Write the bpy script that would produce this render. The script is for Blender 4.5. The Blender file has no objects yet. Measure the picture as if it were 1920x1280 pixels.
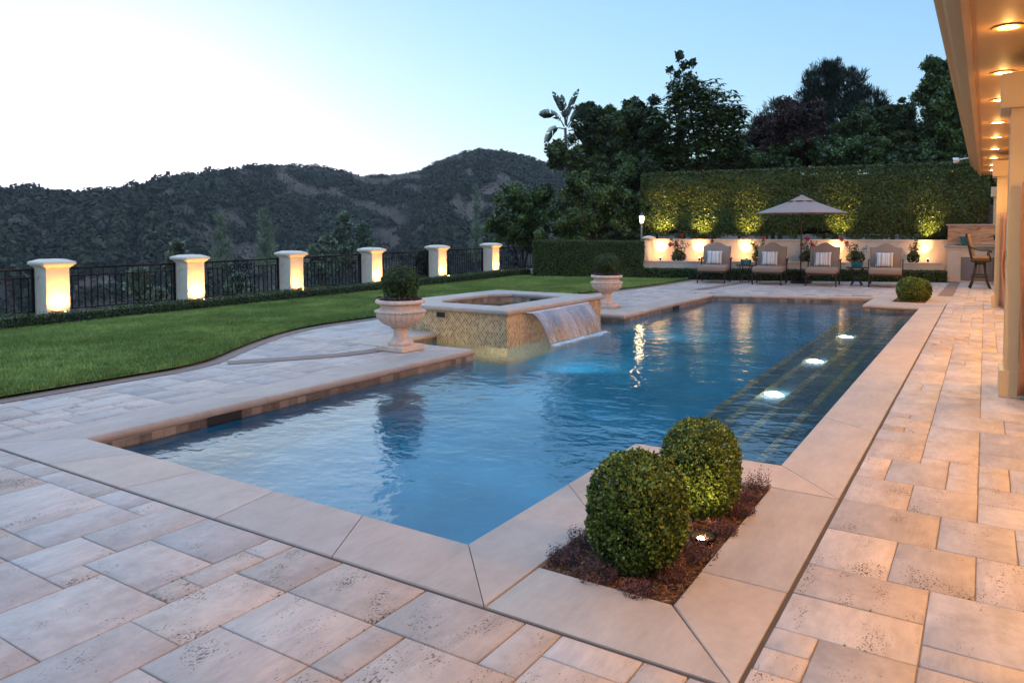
import bpy, bmesh, math, random
import numpy as np
from mathutils import Vector, Matrix

R = math.radians
scn = bpy.context.scene
COL = scn.collection

# ------------------------------------------------------------------ camera
CAM_H = 1.5
F_PX = 1401.42                       # focal length for a 1920 px wide frame
CM = np.array([[0.84491245, -0.02478308, 0.53433019],
               [0.53490113, 0.0355396, -0.84416688],
               [0.00193117, 0.99906093, 0.04328435]])
cam_d = bpy.data.cameras.new('camera')
cam = bpy.data.objects.new('camera', cam_d)
COL.objects.link(cam)
cam.matrix_world = Matrix([list(CM[i]) + [(0, 0, CAM_H)[i]] for i in range(3)] + [[0, 0, 0, 1]])
cam_d.sensor_width = 36
cam_d.lens = F_PX / 1920 * 36
cam_d.shift_y = -145 / 1920
cam_d.clip_start = 0.05
cam_d.clip_end = 5000
scn.camera = cam

# ------------------------------------------------------------------ world, afterglow, exposure
SUN_AZ = 62                          # degrees left of the pool's long axis
world = bpy.data.worlds.new('World')
scn.world = world
world.use_nodes = True
wn, wl = world.node_tree.nodes, world.node_tree.links
wn.clear()
w_out = wn.new('ShaderNodeOutputWorld')
w_bg = wn.new('ShaderNodeBackground')
w_sky = wn.new('ShaderNodeTexSky')
w_sky.sky_type = 'NISHITA'
w_sky.sun_disc = False
w_sky.sun_elevation = R(4)
w_sky.sun_rotation = R(-SUN_AZ)
w_sky.altitude = 200
w_sky.air_density = 1.0
w_sky.dust_density = 0.3
w_sky.ozone_density = 2.5
w_bg.inputs['Strength'].default_value = 0.15
# clean dusk sky: keep the blue channel up near the horizon glow, strongly brighten and warm the unseen zenith to light the ground
w_sep = wn.new('ShaderNodeSeparateColor'); w_cmb = wn.new('ShaderNodeCombineColor')
w_mul = wn.new('ShaderNodeMath'); w_mul.operation = 'MULTIPLY'; w_mul.inputs[1].default_value = 1.0
w_max = wn.new('ShaderNodeMath'); w_max.operation = 'MAXIMUM'
# film-like shoulder: hold back the part of the sky nearest the vanished sun
w_bw = wn.new('ShaderNodeRGBToBW'); wl.new(w_sky.outputs[0], w_bw.inputs[0])
w_pw = wn.new('ShaderNodeMath'); w_pw.operation = 'POWER'; w_pw.inputs[1].default_value = -.36
w_dv = wn.new('ShaderNodeMath'); w_dv.operation = 'MULTIPLY'; w_dv.inputs[1].default_value = 1 / 1.75
wl.new(w_bw.outputs[0], w_dv.inputs[0]); wl.new(w_dv.outputs[0], w_pw.inputs[0])
w_s0 = wn.new('ShaderNodeVectorMath'); w_s0.operation = 'SCALE'
wl.new(w_sky.outputs[0], w_s0.inputs[0]); wl.new(w_pw.outputs[0], w_s0.inputs['Scale'])
wl.new(w_s0.outputs[0], w_sep.inputs[0]); wl.new(w_sep.outputs[1], w_mul.inputs[0])
wl.new(w_mul.outputs[0], w_max.inputs[0]); wl.new(w_sep.outputs[2], w_max.inputs[1])
w_min = wn.new('ShaderNodeMath'); w_min.operation = 'MINIMUM'; wl.new(w_sep.outputs[0], w_min.inputs[0]); wl.new(w_sep.outputs[1], w_min.inputs[1])
wl.new(w_min.outputs[0], w_cmb.inputs[0]); wl.new(w_sep.outputs[1], w_cmb.inputs[1]); wl.new(w_max.outputs[0], w_cmb.inputs[2])
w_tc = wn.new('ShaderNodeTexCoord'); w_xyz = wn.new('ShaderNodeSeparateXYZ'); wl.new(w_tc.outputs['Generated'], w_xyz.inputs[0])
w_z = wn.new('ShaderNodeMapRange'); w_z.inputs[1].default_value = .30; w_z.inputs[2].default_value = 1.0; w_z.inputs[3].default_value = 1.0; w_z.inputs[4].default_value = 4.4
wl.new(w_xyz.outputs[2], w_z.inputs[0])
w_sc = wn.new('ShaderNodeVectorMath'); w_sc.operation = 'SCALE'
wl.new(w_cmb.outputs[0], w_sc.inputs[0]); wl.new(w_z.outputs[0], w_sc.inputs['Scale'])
w_tint = wn.new('ShaderNodeVectorMath'); w_tint.operation = 'MULTIPLY'; w_tint.inputs[1].default_value = (1.03, .985, 1.03)
wl.new(w_sc.outputs[0], w_tint.inputs[0])
w_zt = wn.new('ShaderNodeMix'); w_zt.data_type = 'RGBA'; w_zt.inputs[6].default_value = (1.03, .985, 1.03, 1); w_zt.inputs[7].default_value = (1.50, 1.0, .80, 1)
w_zf = wn.new('ShaderNodeMapRange'); w_zf.inputs[1].default_value = .32; w_zf.inputs[2].default_value = .75; wl.new(w_xyz.outputs[2], w_zf.inputs[0]); wl.new(w_zf.outputs[0], w_zt.inputs[0]); wl.new(w_zt.outputs[2], w_tint.inputs[1])
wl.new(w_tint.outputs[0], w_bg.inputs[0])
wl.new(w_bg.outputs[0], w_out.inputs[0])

sun_d = bpy.data.lights.new('afterglow', 'SUN')
sun_d.energy = 0.12
sun_d.angle = R(40)
sun_d.color = (1.0, 0.93, 0.88)
sun = bpy.data.objects.new('afterglow', sun_d)
COL.objects.link(sun)
sd = Vector((-math.sin(R(SUN_AZ)) * math.cos(R(14)), math.cos(R(SUN_AZ)) * math.cos(R(14)), math.sin(R(14))))
sun.rotation_euler = sd.to_track_quat('Z', 'Y').to_euler()

scn.view_settings.view_transform = 'Standard'
scn.view_settings.look = 'None'
scn.view_settings.exposure = 1.6
scn.view_settings.gamma = 1.0
scn.render.engine = 'CYCLES'
scn.cycles.use_denoising = True
scn.cycles.max_bounces = 8
scn.cycles.diffuse_bounces = 3
scn.cycles.glossy_bounces = 4
scn.cycles.transmission_bounces = 6
scn.cycles.transparent_max_bounces = 12
scn.cycles.sample_clamp_indirect = 6.0
scn.cycles.blur_glossy = 0.0

# ------------------------------------------------------------------ helpers
def at(u, v, d):
    """point seen at pixel (u, v) of the 1920 x 1280 photograph at horizontal distance d"""
    r = CM @ np.array([u - 960, 495 - v, -F_PX])
    t = d / math.hypot(r[0], r[1])
    return Vector((r[0] * t, r[1] * t, CAM_H + r[2] * t))

def tag(o, label=None, cat=None, group=None, kind=None):
    if label: o['label'] = label
    if cat: o['category'] = cat
    if group: o['group'] = group
    if kind: o['kind'] = kind
    return o

def empty(name, loc=(0, 0, 0), rz=0.0):
    o = bpy.data.objects.new(name, None)
    o.empty_display_size = 0.1
    o.location = loc
    o.rotation_euler = (0, 0, rz)
    COL.objects.link(o)
    return o

def link(name, me, mat=None, parent=None, loc=(0, 0, 0), rot=(0, 0, 0)):
    o = bpy.data.objects.new(name, me)
    if mat is not None and not me.materials:
        me.materials.append(mat)
    o.location = loc
    o.rotation_euler = rot
    if parent: o.parent = parent
    COL.objects.link(o)
    return o

def children(o): return [c for c in bpy.data.objects if c.parent == o]

def copy_tree(o, parent=None):
    c = o.copy()
    COL.objects.link(c)
    c.parent = parent
    for ch in children(o):
        copy_tree(ch, c)
    return c

class MB:
    """collects shapes, then links them as one mesh object"""
    def __init__(s): s.bm = bmesh.new()
    def box(s, c, d, rz=0.0, rot=None, bev=0.0):
        m = Matrix.Translation(Vector(c)) @ (rot.to_4x4() if rot else Matrix.Rotation(rz, 4, 'Z'))
        g = bmesh.ops.create_cube(s.bm, size=1.0, matrix=m @ Matrix.Diagonal((d[0], d[1], d[2], 1)))
        if bev > 0:
            es = list({e for v in g['verts'] for e in v.link_edges})
            bmesh.ops.bevel(s.bm, geom=es, offset=bev, segments=3, affect='EDGES', profile=0.5)
        return s
    def bar(s, a, b, r, seg=8, r2=None):
        a, b = Vector(a), Vector(b)
        d = b - a
        m = Matrix.Translation((a + b) / 2) @ d.to_track_quat('Z', 'Y').to_matrix().to_4x4()
        bmesh.ops.create_cone(s.bm, cap_ends=True, segments=seg, radius1=r, radius2=r if r2 is None else r2, depth=d.length, matrix=m)
        return s
    def sph(s, c, r, sc=(1, 1, 1), u=12, v=8):
        bmesh.ops.create_uvsphere(s.bm, u_segments=u, v_segments=v, radius=r, matrix=Matrix.Translation(Vector(c)) @ Matrix.Diagonal((*sc, 1)))
        return s
    def tube(s, pts, r, seg=8, closed=False):
        pts = [Vector(p) for p in pts]
        n = len(pts)
        rr = r if isinstance(r, (list, tuple)) else [r] * n
        rings, up = [], Vector((0, 0, 1))
        for i, p in enumerate(pts):
            t = (pts[min(i + 1, n - 1)] - pts[max(i - 1, 0)]).normalized()
            if abs(t.dot(up)) > 0.95: up = Vector((1, 0.1, 0)).normalized()
            a = t.cross(up).normalized()
            b = t.cross(a).normalized()
            up = -b if (-b).dot(up) > b.dot(up) else b
            rings.append([s.bm.verts.new(p + (a * math.cos(2 * math.pi * k / seg) + b * math.sin(2 * math.pi * k / seg)) * rr[i]) for k in range(seg)])
        for i in range(n - 1):
            for k in range(seg):
                s.bm.faces.new((rings[i][k], rings[i][(k + 1) % seg], rings[i + 1][(k + 1) % seg], rings[i + 1][k]))
        s.bm.faces.new(rings[0][::-1]); s.bm.faces.new(rings[-1])
        return s
    def lathe(s, prof, c=(0, 0, 0), seg=32, mod=None):
        rings = []
        for (r, z) in prof:
            ring = []
            for k in range(seg):
                a = 2 * math.pi * k / seg
                q = r * (mod(a, z) if mod else 1)
                ring.append(s.bm.verts.new((c[0] + q * math.cos(a), c[1] + q * math.sin(a), c[2] + z)))
            rings.append(ring)
        for i in range(len(prof) - 1):
            for k in range(seg):
                s.bm.faces.new((rings[i][k], rings[i][(k + 1) % seg], rings[i + 1][(k + 1) % seg], rings[i + 1][k]))
        s.bm.faces.new(rings[0][::-1]); s.bm.faces.new(rings[-1])
        return s
    def poly(s, pts):
        s.bm.faces.new([s.bm.verts.new(p) for p in pts])
        return s
    def prism(s, pts, z0, z1):
        a = [s.bm.verts.new((p[0], p[1], z0)) for p in pts]
        b = [s.bm.verts.new((p[0], p[1], z1)) for p in pts]
        n = len(pts)
        s.bm.faces.new(b); s.bm.faces.new(a[::-1])
        for i in range(n):
            s.bm.faces.new((a[i], a[(i + 1) % n], b[(i + 1) % n], b[i]))
        return s
    def loft(s, rings, cap=True, closed=True):
        vs = [[s.bm.verts.new(p) for p in r] for r in rings]
        n = len(vs[0])
        for i in range(len(vs) - 1):
            for k in range(n if closed else n - 1):
                s.bm.faces.new((vs[i][k], vs[i][(k + 1) % n], vs[i + 1][(k + 1) % n], vs[i + 1][k]))
        if cap:
            s.bm.faces.new(vs[0][::-1]); s.bm.faces.new(vs[-1])
        return s
    def build(s, name, mat, parent=None, smooth=False, angle=None):
        bmesh.ops.recalc_face_normals(s.bm, faces=s.bm.faces)
        me = bpy.data.meshes.new(name)
        s.bm.to_mesh(me); s.bm.free()
        if smooth or angle:
            for p in me.polygons: p.use_smooth = True
            if angle:
                try: me.set_sharp_from_angle(angle=R(angle))
                except Exception: pass
        return link(name, me, mat, parent)

def fast_mesh(name, V, Fc, mat, parent=None, tint=None, smooth=False):
    """V (N,3); Fc (M,k) faces all with k corners; tint per face"""
    V = np.asarray(V, dtype=np.float32); Fc = np.asarray(Fc, dtype=np.int32)
    me = bpy.data.meshes.new(name)
    m, k = Fc.shape
    me.vertices.add(len(V)); me.vertices.foreach_set('co', V.ravel())
    me.loops.add(m * k); me.loops.foreach_set('vertex_index', Fc.ravel())
    me.polygons.add(m)
    me.polygons.foreach_set('loop_start', np.arange(m, dtype=np.int32) * k)
    me.polygons.foreach_set('loop_total', np.full(m, k, dtype=np.int32))
    if smooth: me.polygons.foreach_set('use_smooth', np.ones(m, dtype=bool))
    if tint is not None:
        at_ = me.attributes.new('tint', 'FLOAT', 'FACE')
        at_.data.foreach_set('value', np.asarray(tint, dtype=np.float32))
    me.update(calc_edges=True)
    return link(name, me, mat, parent)

def nrmz(a): return a / np.maximum(np.linalg.norm(a, axis=-1, keepdims=True), 1e-9)

class Leaves:
    """leaf-shaped quads scattered over surfaces; tint 0 = core, 0.05..1 = leaf colour"""
    def __init__(s, seed=1): s.rg = np.random.default_rng(seed); s.V = []; s.F = []; s.T = []; s.n = 0
    def add(s, P, N, size, w=0.32, jit=0.7, droop=0.0, tint=None, curl=0.12, dirs=None):
        m = len(P)
        if m == 0: return s
        rg = s.rg
        N = nrmz(N + jit * rg.normal(size=(m, 3)))
        D = rg.normal(size=(m, 3)) if dirs is None else dirs + 0.35 * rg.normal(size=(m, 3))
        D[:, 2] -= droop
        T = nrmz(D - (D * N).sum(1, keepdims=True) * N)
        B = np.cross(N, T)
        L = (size * rg.uniform(0.55, 1.3, size=(m, 1)))
        a = P
        b = P + T * L * .5 + B * L * w + N * L * curl
        c = P + T * L
        d = P + T * L * .5 - B * L * w + N * L * curl
        s.V.append(np.stack([a, b, c, d], 1).reshape(-1, 3))
        s.F.append(np.arange(4 * m).reshape(m, 4) + s.n)
        s.T.append(rg.uniform(0.05, 1, m) if tint is None else tint)
        s.n += 4 * m
        return s
    def solid(s, V, Fq, tint=0.0):
        V = np.asarray(V, float); Fq = np.asarray(Fq)
        s.V.append(V); s.F.append(Fq + s.n); s.T.append(np.full(len(Fq), tint)); s.n += len(V)
        return s
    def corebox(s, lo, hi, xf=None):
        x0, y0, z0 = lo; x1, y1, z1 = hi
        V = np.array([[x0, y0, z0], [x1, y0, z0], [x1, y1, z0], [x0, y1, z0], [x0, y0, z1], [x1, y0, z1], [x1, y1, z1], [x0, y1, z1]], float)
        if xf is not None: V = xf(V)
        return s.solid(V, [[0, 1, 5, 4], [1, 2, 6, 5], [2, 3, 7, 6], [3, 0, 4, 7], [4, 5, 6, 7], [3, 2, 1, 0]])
    def corell(s, c, r, k=.78, u=14, v=9):
        V, Fq = [], []
        for i in range(v + 1):
            ph = math.pi * i / v
            for j in range(u):
                th = 2 * math.pi * j / u
                V.append([c[0] + k * r[0] * math.sin(ph) * math.cos(th), c[1] + k * r[1] * math.sin(ph) * math.sin(th), c[2] + k * r[2] * math.cos(ph)])
        for i in range(v):
            for j in range(u):
                Fq.append([i * u + j, (i + 1) * u + j, (i + 1) * u + (j + 1) % u, i * u + (j + 1) % u])
        return s.solid(V, Fq)
    def ell(s, c, r, n, size, p=2.0, inner=.9, zmin=-1.0, **kw):
        d = nrmz(s.rg.normal(size=(n, 3)))
        d = d[d[:, 2] > zmin]
        q = (np.abs(d) ** p).sum(1, keepdims=True) ** (1 / p)
        k = s.rg.uniform(inner, 1.02, size=(len(d), 1))
        P = np.array(c) + d / q * np.array(r) * k
        return s.add(P, nrmz(d / np.array(r)), size, **kw)
    def face(s, o, a, b, nrm, n, size, depth=.05, rough=None, **kw):
        """leaves over the parallelogram o + a*s + b*t"""
        st = s.rg.uniform(size=(n, 2))
        P = np.array(o) + st[:, :1] * np.array(a) + st[:, 1:] * np.array(b)
        P = P - np.array(nrm) * s.rg.uniform(-.3, 1, size=(n, 1)) * depth
        if rough is not None: P = P + np.array(nrm) * rough(P)[:, None]
        return s.add(P, np.tile(np.array(nrm, float), (n, 1)), size, **kw)
    def build(s, name, mat, parent=None):
        return fast_mesh(name, np.concatenate(s.V), np.concatenate(s.F), mat, parent, np.concatenate(s.T))

# ------------------------------------------------------------------ materials
def newmat(name):
    m = bpy.data.materials.new(name)
    m.use_nodes = True
    nt = m.node_tree
    return m, nt, nt.nodes, nt.links, nt.nodes['Principled BSDF']

def setp(b, **k):
    for n, v in k.items():
        b.inputs[n.replace('_', ' ')].default_value = v

def ramp(nodes, stops):
    r = nodes.new('ShaderNodeValToRGB')
    e = r.color_ramp.elements
    while len(e) < len(stops): e.new(0.5)
    for i, (p, c) in enumerate(stops):
        e[i].position = p; e[i].color = (*c, 1)
    return r

def mixc(nodes, links, a, b, f, mode='MIX'):
    m = nodes.new('ShaderNodeMix'); m.data_type = 'RGBA'; m.blend_type = mode
    for s, v in ((m.inputs[0], f), (m.inputs[6], a), (m.inputs[7], b)):
        if hasattr(v, 'links'): links.new(v, s)
        elif isinstance(v, tuple): s.default_value = (*v, 1)
        else: s.default_value = v
    return m.outputs[2]

def math_(nodes, links, op, a, b=None, c=None):
    m = nodes.new('ShaderNodeMath'); m.operation = op
    for i, v in enumerate((a, b, c)):
        if v is None: continue
        if hasattr(v, 'links'): links.new(v, m.inputs[i])
        else: m.inputs[i].default_value = v
    return m.outputs[0]

def simple(name, col, rough=.6, metal=0.0, var=.12, scale=8.0, bump=0.0, bscale=60.0, spec=.5):
    m, nt, n, l, b = newmat(name)
    tc = n.new('ShaderNodeTexCoord')
    no = n.new('ShaderNodeTexNoise'); no.inputs['Scale'].default_value = scale; no.inputs['Detail'].default_value = 5
    l.new(tc.outputs['Object'], no.inputs['Vector'])
    r = ramp(n, [(0.3, tuple(c * (1 - var) for c in col)), (0.7, tuple(min(1, c * (1 + var)) for c in col))])
    l.new(no.outputs[0], r.inputs[0]); l.new(r.outputs[0], b.inputs['Base Color'])
    setp(b, Roughness=rough, Metallic=metal)
    b.inputs['Specular IOR Level'].default_value = spec
    if bump:
        nb = n.new('ShaderNodeTexNoise'); nb.inputs['Scale'].default_value = bscale; nb.inputs['Detail'].default_value = 4
        l.new(tc.outputs['Object'], nb.inputs['Vector'])
        bp = n.new('ShaderNodeBump'); bp.inputs['Strength'].default_value = bump; bp.inputs['Distance'].default_value = .01
        l.new(nb.outputs[0], bp.inputs['Height']); l.new(bp.outputs[0], b.inputs['Normal'])
    return m

def foliage(name, dark, light, core=(.004, .007, .003), rough=.5, spec=.4, trans=.0):
    m, nt, n, l, b = newmat(name)
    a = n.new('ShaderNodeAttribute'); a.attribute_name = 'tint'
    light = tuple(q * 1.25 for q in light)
    r = ramp(n, [(0.0, core), (0.04, core), (0.05, dark), (.6, tuple((x + y) / 2 for x, y in zip(dark, light))), (1.0, light)])  # core stop is near black, painting the shade inside the foliage
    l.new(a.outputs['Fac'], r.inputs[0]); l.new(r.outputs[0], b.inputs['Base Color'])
    setp(b, Roughness=rough)
    b.inputs['Specular IOR Level'].default_value = spec * .5
    return m

def emit(name, col, s):
    m, nt, n, l, b = newmat(name)
    setp(b, Base_Color=(*col, 1), Emission_Color=(*col, 1), Emission_Strength=s)
    return m

def travertine(name, lo, hi, pit=.5, grout=False):
    m, nt, n, l, b = newmat(name)
    tc = n.new('ShaderNodeTexCoord')
    a = n.new('ShaderNodeAttribute'); a.attribute_name = 'tint'
    n1 = n.new('ShaderNodeTexNoise'); n1.inputs['Scale'].default_value = 3.2; n1.inputs['Detail'].default_value = 8; n1.inputs['Roughness'].default_value = .65
    mp = n.new('ShaderNodeMapping'); mp.inputs['Scale'].default_value = (1.7, .8, 1)
    # each slab shows another piece of the stone
    cmb = n.new('ShaderNodeCombineXYZ')
    l.new(math_(n, l, 'MULTIPLY', a.outputs['Fac'], 37.0), cmb.inputs[2])
    va = n.new('ShaderNodeVectorMath'); va.operation = 'ADD'
    l.new(tc.outputs['Object'], mp.inputs[0]); l.new(mp.outputs[0], va.inputs[0]); l.new(cmb.outputs[0], va.inputs[1])
    l.new(va.outputs[0], n1.inputs['Vector'])
    r1 = ramp(n, [(.28, lo), (.72, hi)])
    n4 = n.new('ShaderNodeTexNoise'); n4.inputs['Scale'].default_value = 17; n4.inputs['Detail'].default_value = 7; n4.inputs['Roughness'].default_value = .7
    mp4 = n.new('ShaderNodeMapping'); mp4.inputs['Scale'].default_value = (1.1, .55, 1); l.new(va.outputs[0], mp4.inputs[0])
    mp5 = n.new('ShaderNodeMapping'); mp5.inputs['Scale'].default_value = (.5, 1.1, 1); mp5.inputs['Rotation'].default_value = (0, 0, .2); l.new(va.outputs[0], mp5.inputs[0])
    sel = math_(n, l, 'GREATER_THAN', math_(n, l, 'FRACT', math_(n, l, 'MULTIPLY', a.outputs['Fac'], 7.31)), .5)
    l.new(mixc(n, l, mp4.outputs[0], mp5.outputs[0], sel), n4.inputs['Vector'])
    mot = math_(n, l, 'ADD', math_(n, l, 'MULTIPLY', n1.outputs[0], .62), math_(n, l, 'MULTIPLY', n4.outputs[0], .38))
    l.new(mot, r1.inputs[0])
    tv = math_(n, l, 'MULTIPLY_ADD', a.outputs['Fac'], .28, .86) if pit else math_(n, l, 'MULTIPLY_ADD', a.outputs['Fac'], .14, .93)
    hue = ramp(n, [(0, (.94, .98, 1.04)), (.5, (1, 1, 1)), (1, (1.05, .99, .93))])
    wn_ = n.new('ShaderNodeTexWhiteNoise'); wn_.noise_dimensions = '1D'
    l.new(math_(n, l, 'MULTIPLY', a.outputs['Fac'], 991.0), wn_.inputs['W'])
    l.new(wn_.outputs['Value'], hue.inputs[0])
    c1 = mixc(n, l, r1.outputs[0], hue.outputs[0], 1.0, 'MULTIPLY')
    vm = n.new('ShaderNodeVectorMath'); vm.operation = 'SCALE'
    l.new(c1, vm.inputs[0]); l.new(tv, vm.inputs['Scale'])
    # voids of the stone: small dark pits in clusters
    n2 = n.new('ShaderNodeTexNoise'); n2.inputs['Scale'].default_value = 85; n2.inputs['Detail'].default_value = 3; n2.inputs['Roughness'].default_value = .6
    n3 = n.new('ShaderNodeTexNoise'); n3.inputs['Scale'].default_value = 5; n3.inputs['Detail'].default_value = 4
    l.new(va.outputs[0], n2.inputs['Vector']); l.new(va.outputs[0], n3.inputs['Vector'])
    sm = math_(n, l, 'ADD', math_(n, l, 'MULTIPLY_ADD', n3.outputs[0], .62, n2.outputs[0]), math_(n, l, 'MULTIPLY_ADD', wn_.outputs['Value'], .10, -.106))
    pr = n.new('ShaderNodeMapRange'); pr.inputs[1].default_value = 1.10 - .17 * pit; pr.inputs[2].default_value = 1.14 - .17 * pit
    l.new(sm, pr.inputs[0])
    c2 = mixc(n, l, vm.outputs[0], (lo[0] * .42, lo[1] * .34, lo[2] * .28), pr.outputs[0])
    l.new(c2, b.inputs['Base Color'])
    setp(b, Roughness=.62)
    b.inputs['Specular IOR Level'].default_value = .35
    h = math_(n, l, 'SUBTRACT', math_(n, l, 'MULTIPLY', n1.outputs[0], .6), pr.outputs[0])
    bp = n.new('ShaderNodeBump'); bp.inputs['Strength'].default_value = .5; bp.inputs['Distance'].default_value = .008
    l.new(h, bp.inputs['Height']); l.new(bp.outputs[0], b.inputs['Normal'])
    return m

M = {}
M['stone'] = travertine('travertine_paving', (.24, .195, .168), (.52, .425, .372), 1.0)
M['coping'] = travertine('honed_coping_stone', (.30, .235, .19), (.45, .36, .30), .0)
M['gap'] = simple('dark_open_joint', (.065, .045, .035), .9)
M['grout'] = simple('brown_grout', (.20, .135, .105), .9, var=.25, scale=30, bump=.4)
M['brown_band'] = simple('brown_stone_band', (.19, .115, .085), .7, var=.15, scale=40, bump=.3)
M['urn'] = simple('pale_cast_stone', (.63, .455, .355), .75, var=.16, scale=14, bump=.5, bscale=90)
M['stucco'] = simple('cream_stucco', (.54, .44, .35), .85, var=.06, scale=5, bump=.4, bscale=180)
M['pillar'] = simple('cream_pillar_stone', (.62, .52, .42), .8, var=.08, scale=9, bump=.3, bscale=120)
M['house_paint'] = simple('warm_beige_paint', (.52, .39, .235), .7, var=.04, scale=5, bump=.25, bscale=260)
M['fascia'] = simple('taupe_fascia_paint', (.43, .26, .10), .5, var=.05, scale=3)
M['soffit'] = simple('tan_soffit_paint', (.50, .30, .105), .6, var=.05, scale=3)
M['iron'] = simple('black_wrought_iron', (.004, .004, .005), .6, spec=.12, var=.2, scale=30)
M['bronze'] = simple('dark_bronze_frame', (.035, .025, .02), .4, metal=.5, var=.2, scale=30)
M['fabric'] = simple('taupe_canvas_fabric', (.25, .17, .125), .9, var=.08, scale=60, bump=.3, bscale=500)
M['canopy'] = simple('mauve_brown_canvas', (.29, .205, .175), .9, var=.05, scale=20, bump=.2, bscale=300)
M['curtain'] = simple('rust_brown_curtain', (.30, .17, .125), .9, var=.08, scale=20)
M['steel'] = simple('brushed_steel', (.13, .13, .145), .45, metal=.3, var=.08, scale=20)
M['teal'] = simple('teal_glazed_ceramic', (.01, .10, .12), .25, var=.2, scale=10)
M['mulch'] = simple('brown_bark_mulch', (.085, .04, .022), .95, var=.5, scale=45, bump=1.0, bscale=80)
M['bark'] = simple('grey_brown_bark', (.07, .055, .045), .9, var=.3, scale=20, bump=.8, bscale=40)
M['white_metal'] = simple('white_painted_metal', (.7, .7, .7), .4)
M['grey_metal'] = simple('grey_painted_metal', (.16, .165, .17), .45, var=.1)
M['dark'] = simple('dark_opening', (.012, .01, .009), .8)
M['darkwall'] = simple('dark_brown_wall', (.16, .10, .07), .9)  # plain dark brown, the wall's own colour
M['soil'] = simple('dry_soil', (.10, .075, .055), .95, var=.3, scale=6, bump=.6)
M['box'] = foliage('boxwood_leaves', (.022, .040, .007), (.16, .21, .034), core=(.003, .005, .002), rough=.38)
M['box_dark'] = foliage('dark_boxwood_leaves', (.012, .024, .006), (.07, .105, .025), core=(.004, .007, .003))
M['hedge'] = foliage('ficus_hedge_leaves', (.018, .032, .006), (.085, .115, .024), core=(.002, .003, .002), rough=.35, spec=.5)
M['tree'] = foliage('dark_tree_leaves', (.018, .032, .009), (.085, .12, .033), core=(.004, .008, .004), rough=.4)
M['tree_blue'] = foliage('pine_needles', (.010, .018, .012), (.032, .050, .030), core=(.004, .007, .005))
M['plum'] = foliage('plum_leaves', (.020, .012, .008), (.060, .030, .021), core=(.006, .003, .003))
M['palm'] = foliage('palm_leaves', (.012, .022, .010), (.030, .045, .020), rough=.7, spec=.1)
M['plum_cover'] = foliage('purple_groundcover', (.035, .018, .018), (.17, .075, .085), core=(.008, .005, .005))
M['laurel'] = foliage('laurel_leaves', (.021, .042, .009), (.10, .15, .034), core=(.004, .008, .003), rough=.32, spec=.6)
M['rose_leaf'] = foliage('rose_leaves', (.018, .035, .010), (.06, .09, .022))
M['sage'] = foliage('grey_green_scrub', (.10, .12, .08), (.24, .27, .16), core=(.01, .014, .01))
M['grass'] = foliage('lawn_blades', (.125, .18, .042), (.32, .405, .12), rough=.55, spec=.25)
M['petal'] = simple('crimson_petals', (.45, .012, .035), .5, var=.2, scale=40)
M['lamp_warm'] = emit('warm_bulb', (1.0, .72, .38), 30)
M['lamp_eave'] = emit('eave_downlight_lens', (1.0, .80, .42), 14)
M['lamp_pool'] = emit('pool_led_lens', (.80, .95, 1.0), 9)
M['lantern_glass'] = emit('lit_lantern_glass', (1.0, .66, .30), 10)

# ------------------------------------------------------------------ lamps
def spot(loc, target, power, deg, col=(1, .62, .25), blend=.6, r=.03, name='spot_lamp', parent=None):
    ld = bpy.data.lights.new(name, 'SPOT')
    ld.energy = power; ld.spot_size = R(deg); ld.spot_blend = blend; ld.color = col; ld.shadow_soft_size = r
    o = bpy.data.objects.new(name, ld)
    COL.objects.link(o)
    o.location = loc
    o.rotation_euler = (Vector(target) - Vector(loc)).to_track_quat('-Z', 'Y').to_euler()
    return o

def point(loc, power, col=(1, .7, .38), r=.05, name='lamp_light'):
    ld = bpy.data.lights.new(name, 'POINT')
    ld.energy = power; ld.color = col; ld.shadow_soft_size = r
    o = bpy.data.objects.new(name, ld)
    COL.objects.link(o); o.location = loc
    return o

# ================================================================== THE SETTING
# hills and canyon
SKY_EL = [(75, 2.3), (66.7, 2.75), (65, 2.6), (62.3, 2.5), (60.3, 2.75), (57.5, 3.45), (54, 4.05), (51.5, 4.7), (49, 4.9), (46.7, 4.75), (44.8, 4.45), (43.6, 4.1),
          (41.2, 4.25), (39.6, 4.5), (38, 5.2), (36.4, 5.9), (34.8, 6.2), (33.2, 6.0), (30.7, 5.45), (29.1, 5.0), (28.3, 4.8), (24.7, 4.1), (18, 3.0), (10, 1.5), (0, .6)]
SA = np.array([a for a, e in SKY_EL][::-1]); SE = np.array([e for a, e in SKY_EL][::-1])

def vnoise(x, y, seed=0):
    xi, yi = np.floor(x).astype(int), np.floor(y).astype(int)
    xf, yf = x - xi, y - yi
    def h(a, b):
        q = (a * 374761393 + b * 668265263 + seed * 974634777) & 0x7fffffff
        q = ((q ^ (q >> 13)) * 1274126177) & 0x7fffffff
        return (q ^ (q >> 16)) % 100003 / 100003.0
    u, v = xf * xf * (3 - 2 * xf), yf * yf * (3 - 2 * yf)
    return (h(xi, yi) * (1 - u) + h(xi + 1, yi) * u) * (1 - v) + (h(xi, yi + 1) * (1 - u) + h(xi + 1, yi + 1) * u) * v
def fbm(x, y, o=5, seed=0):
    s, a = 0, .5
    for i in range(o):
        s = s + a * vnoise(x * 2 ** i, y * 2 ** i, seed + i); a *= .5
    return s

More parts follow.
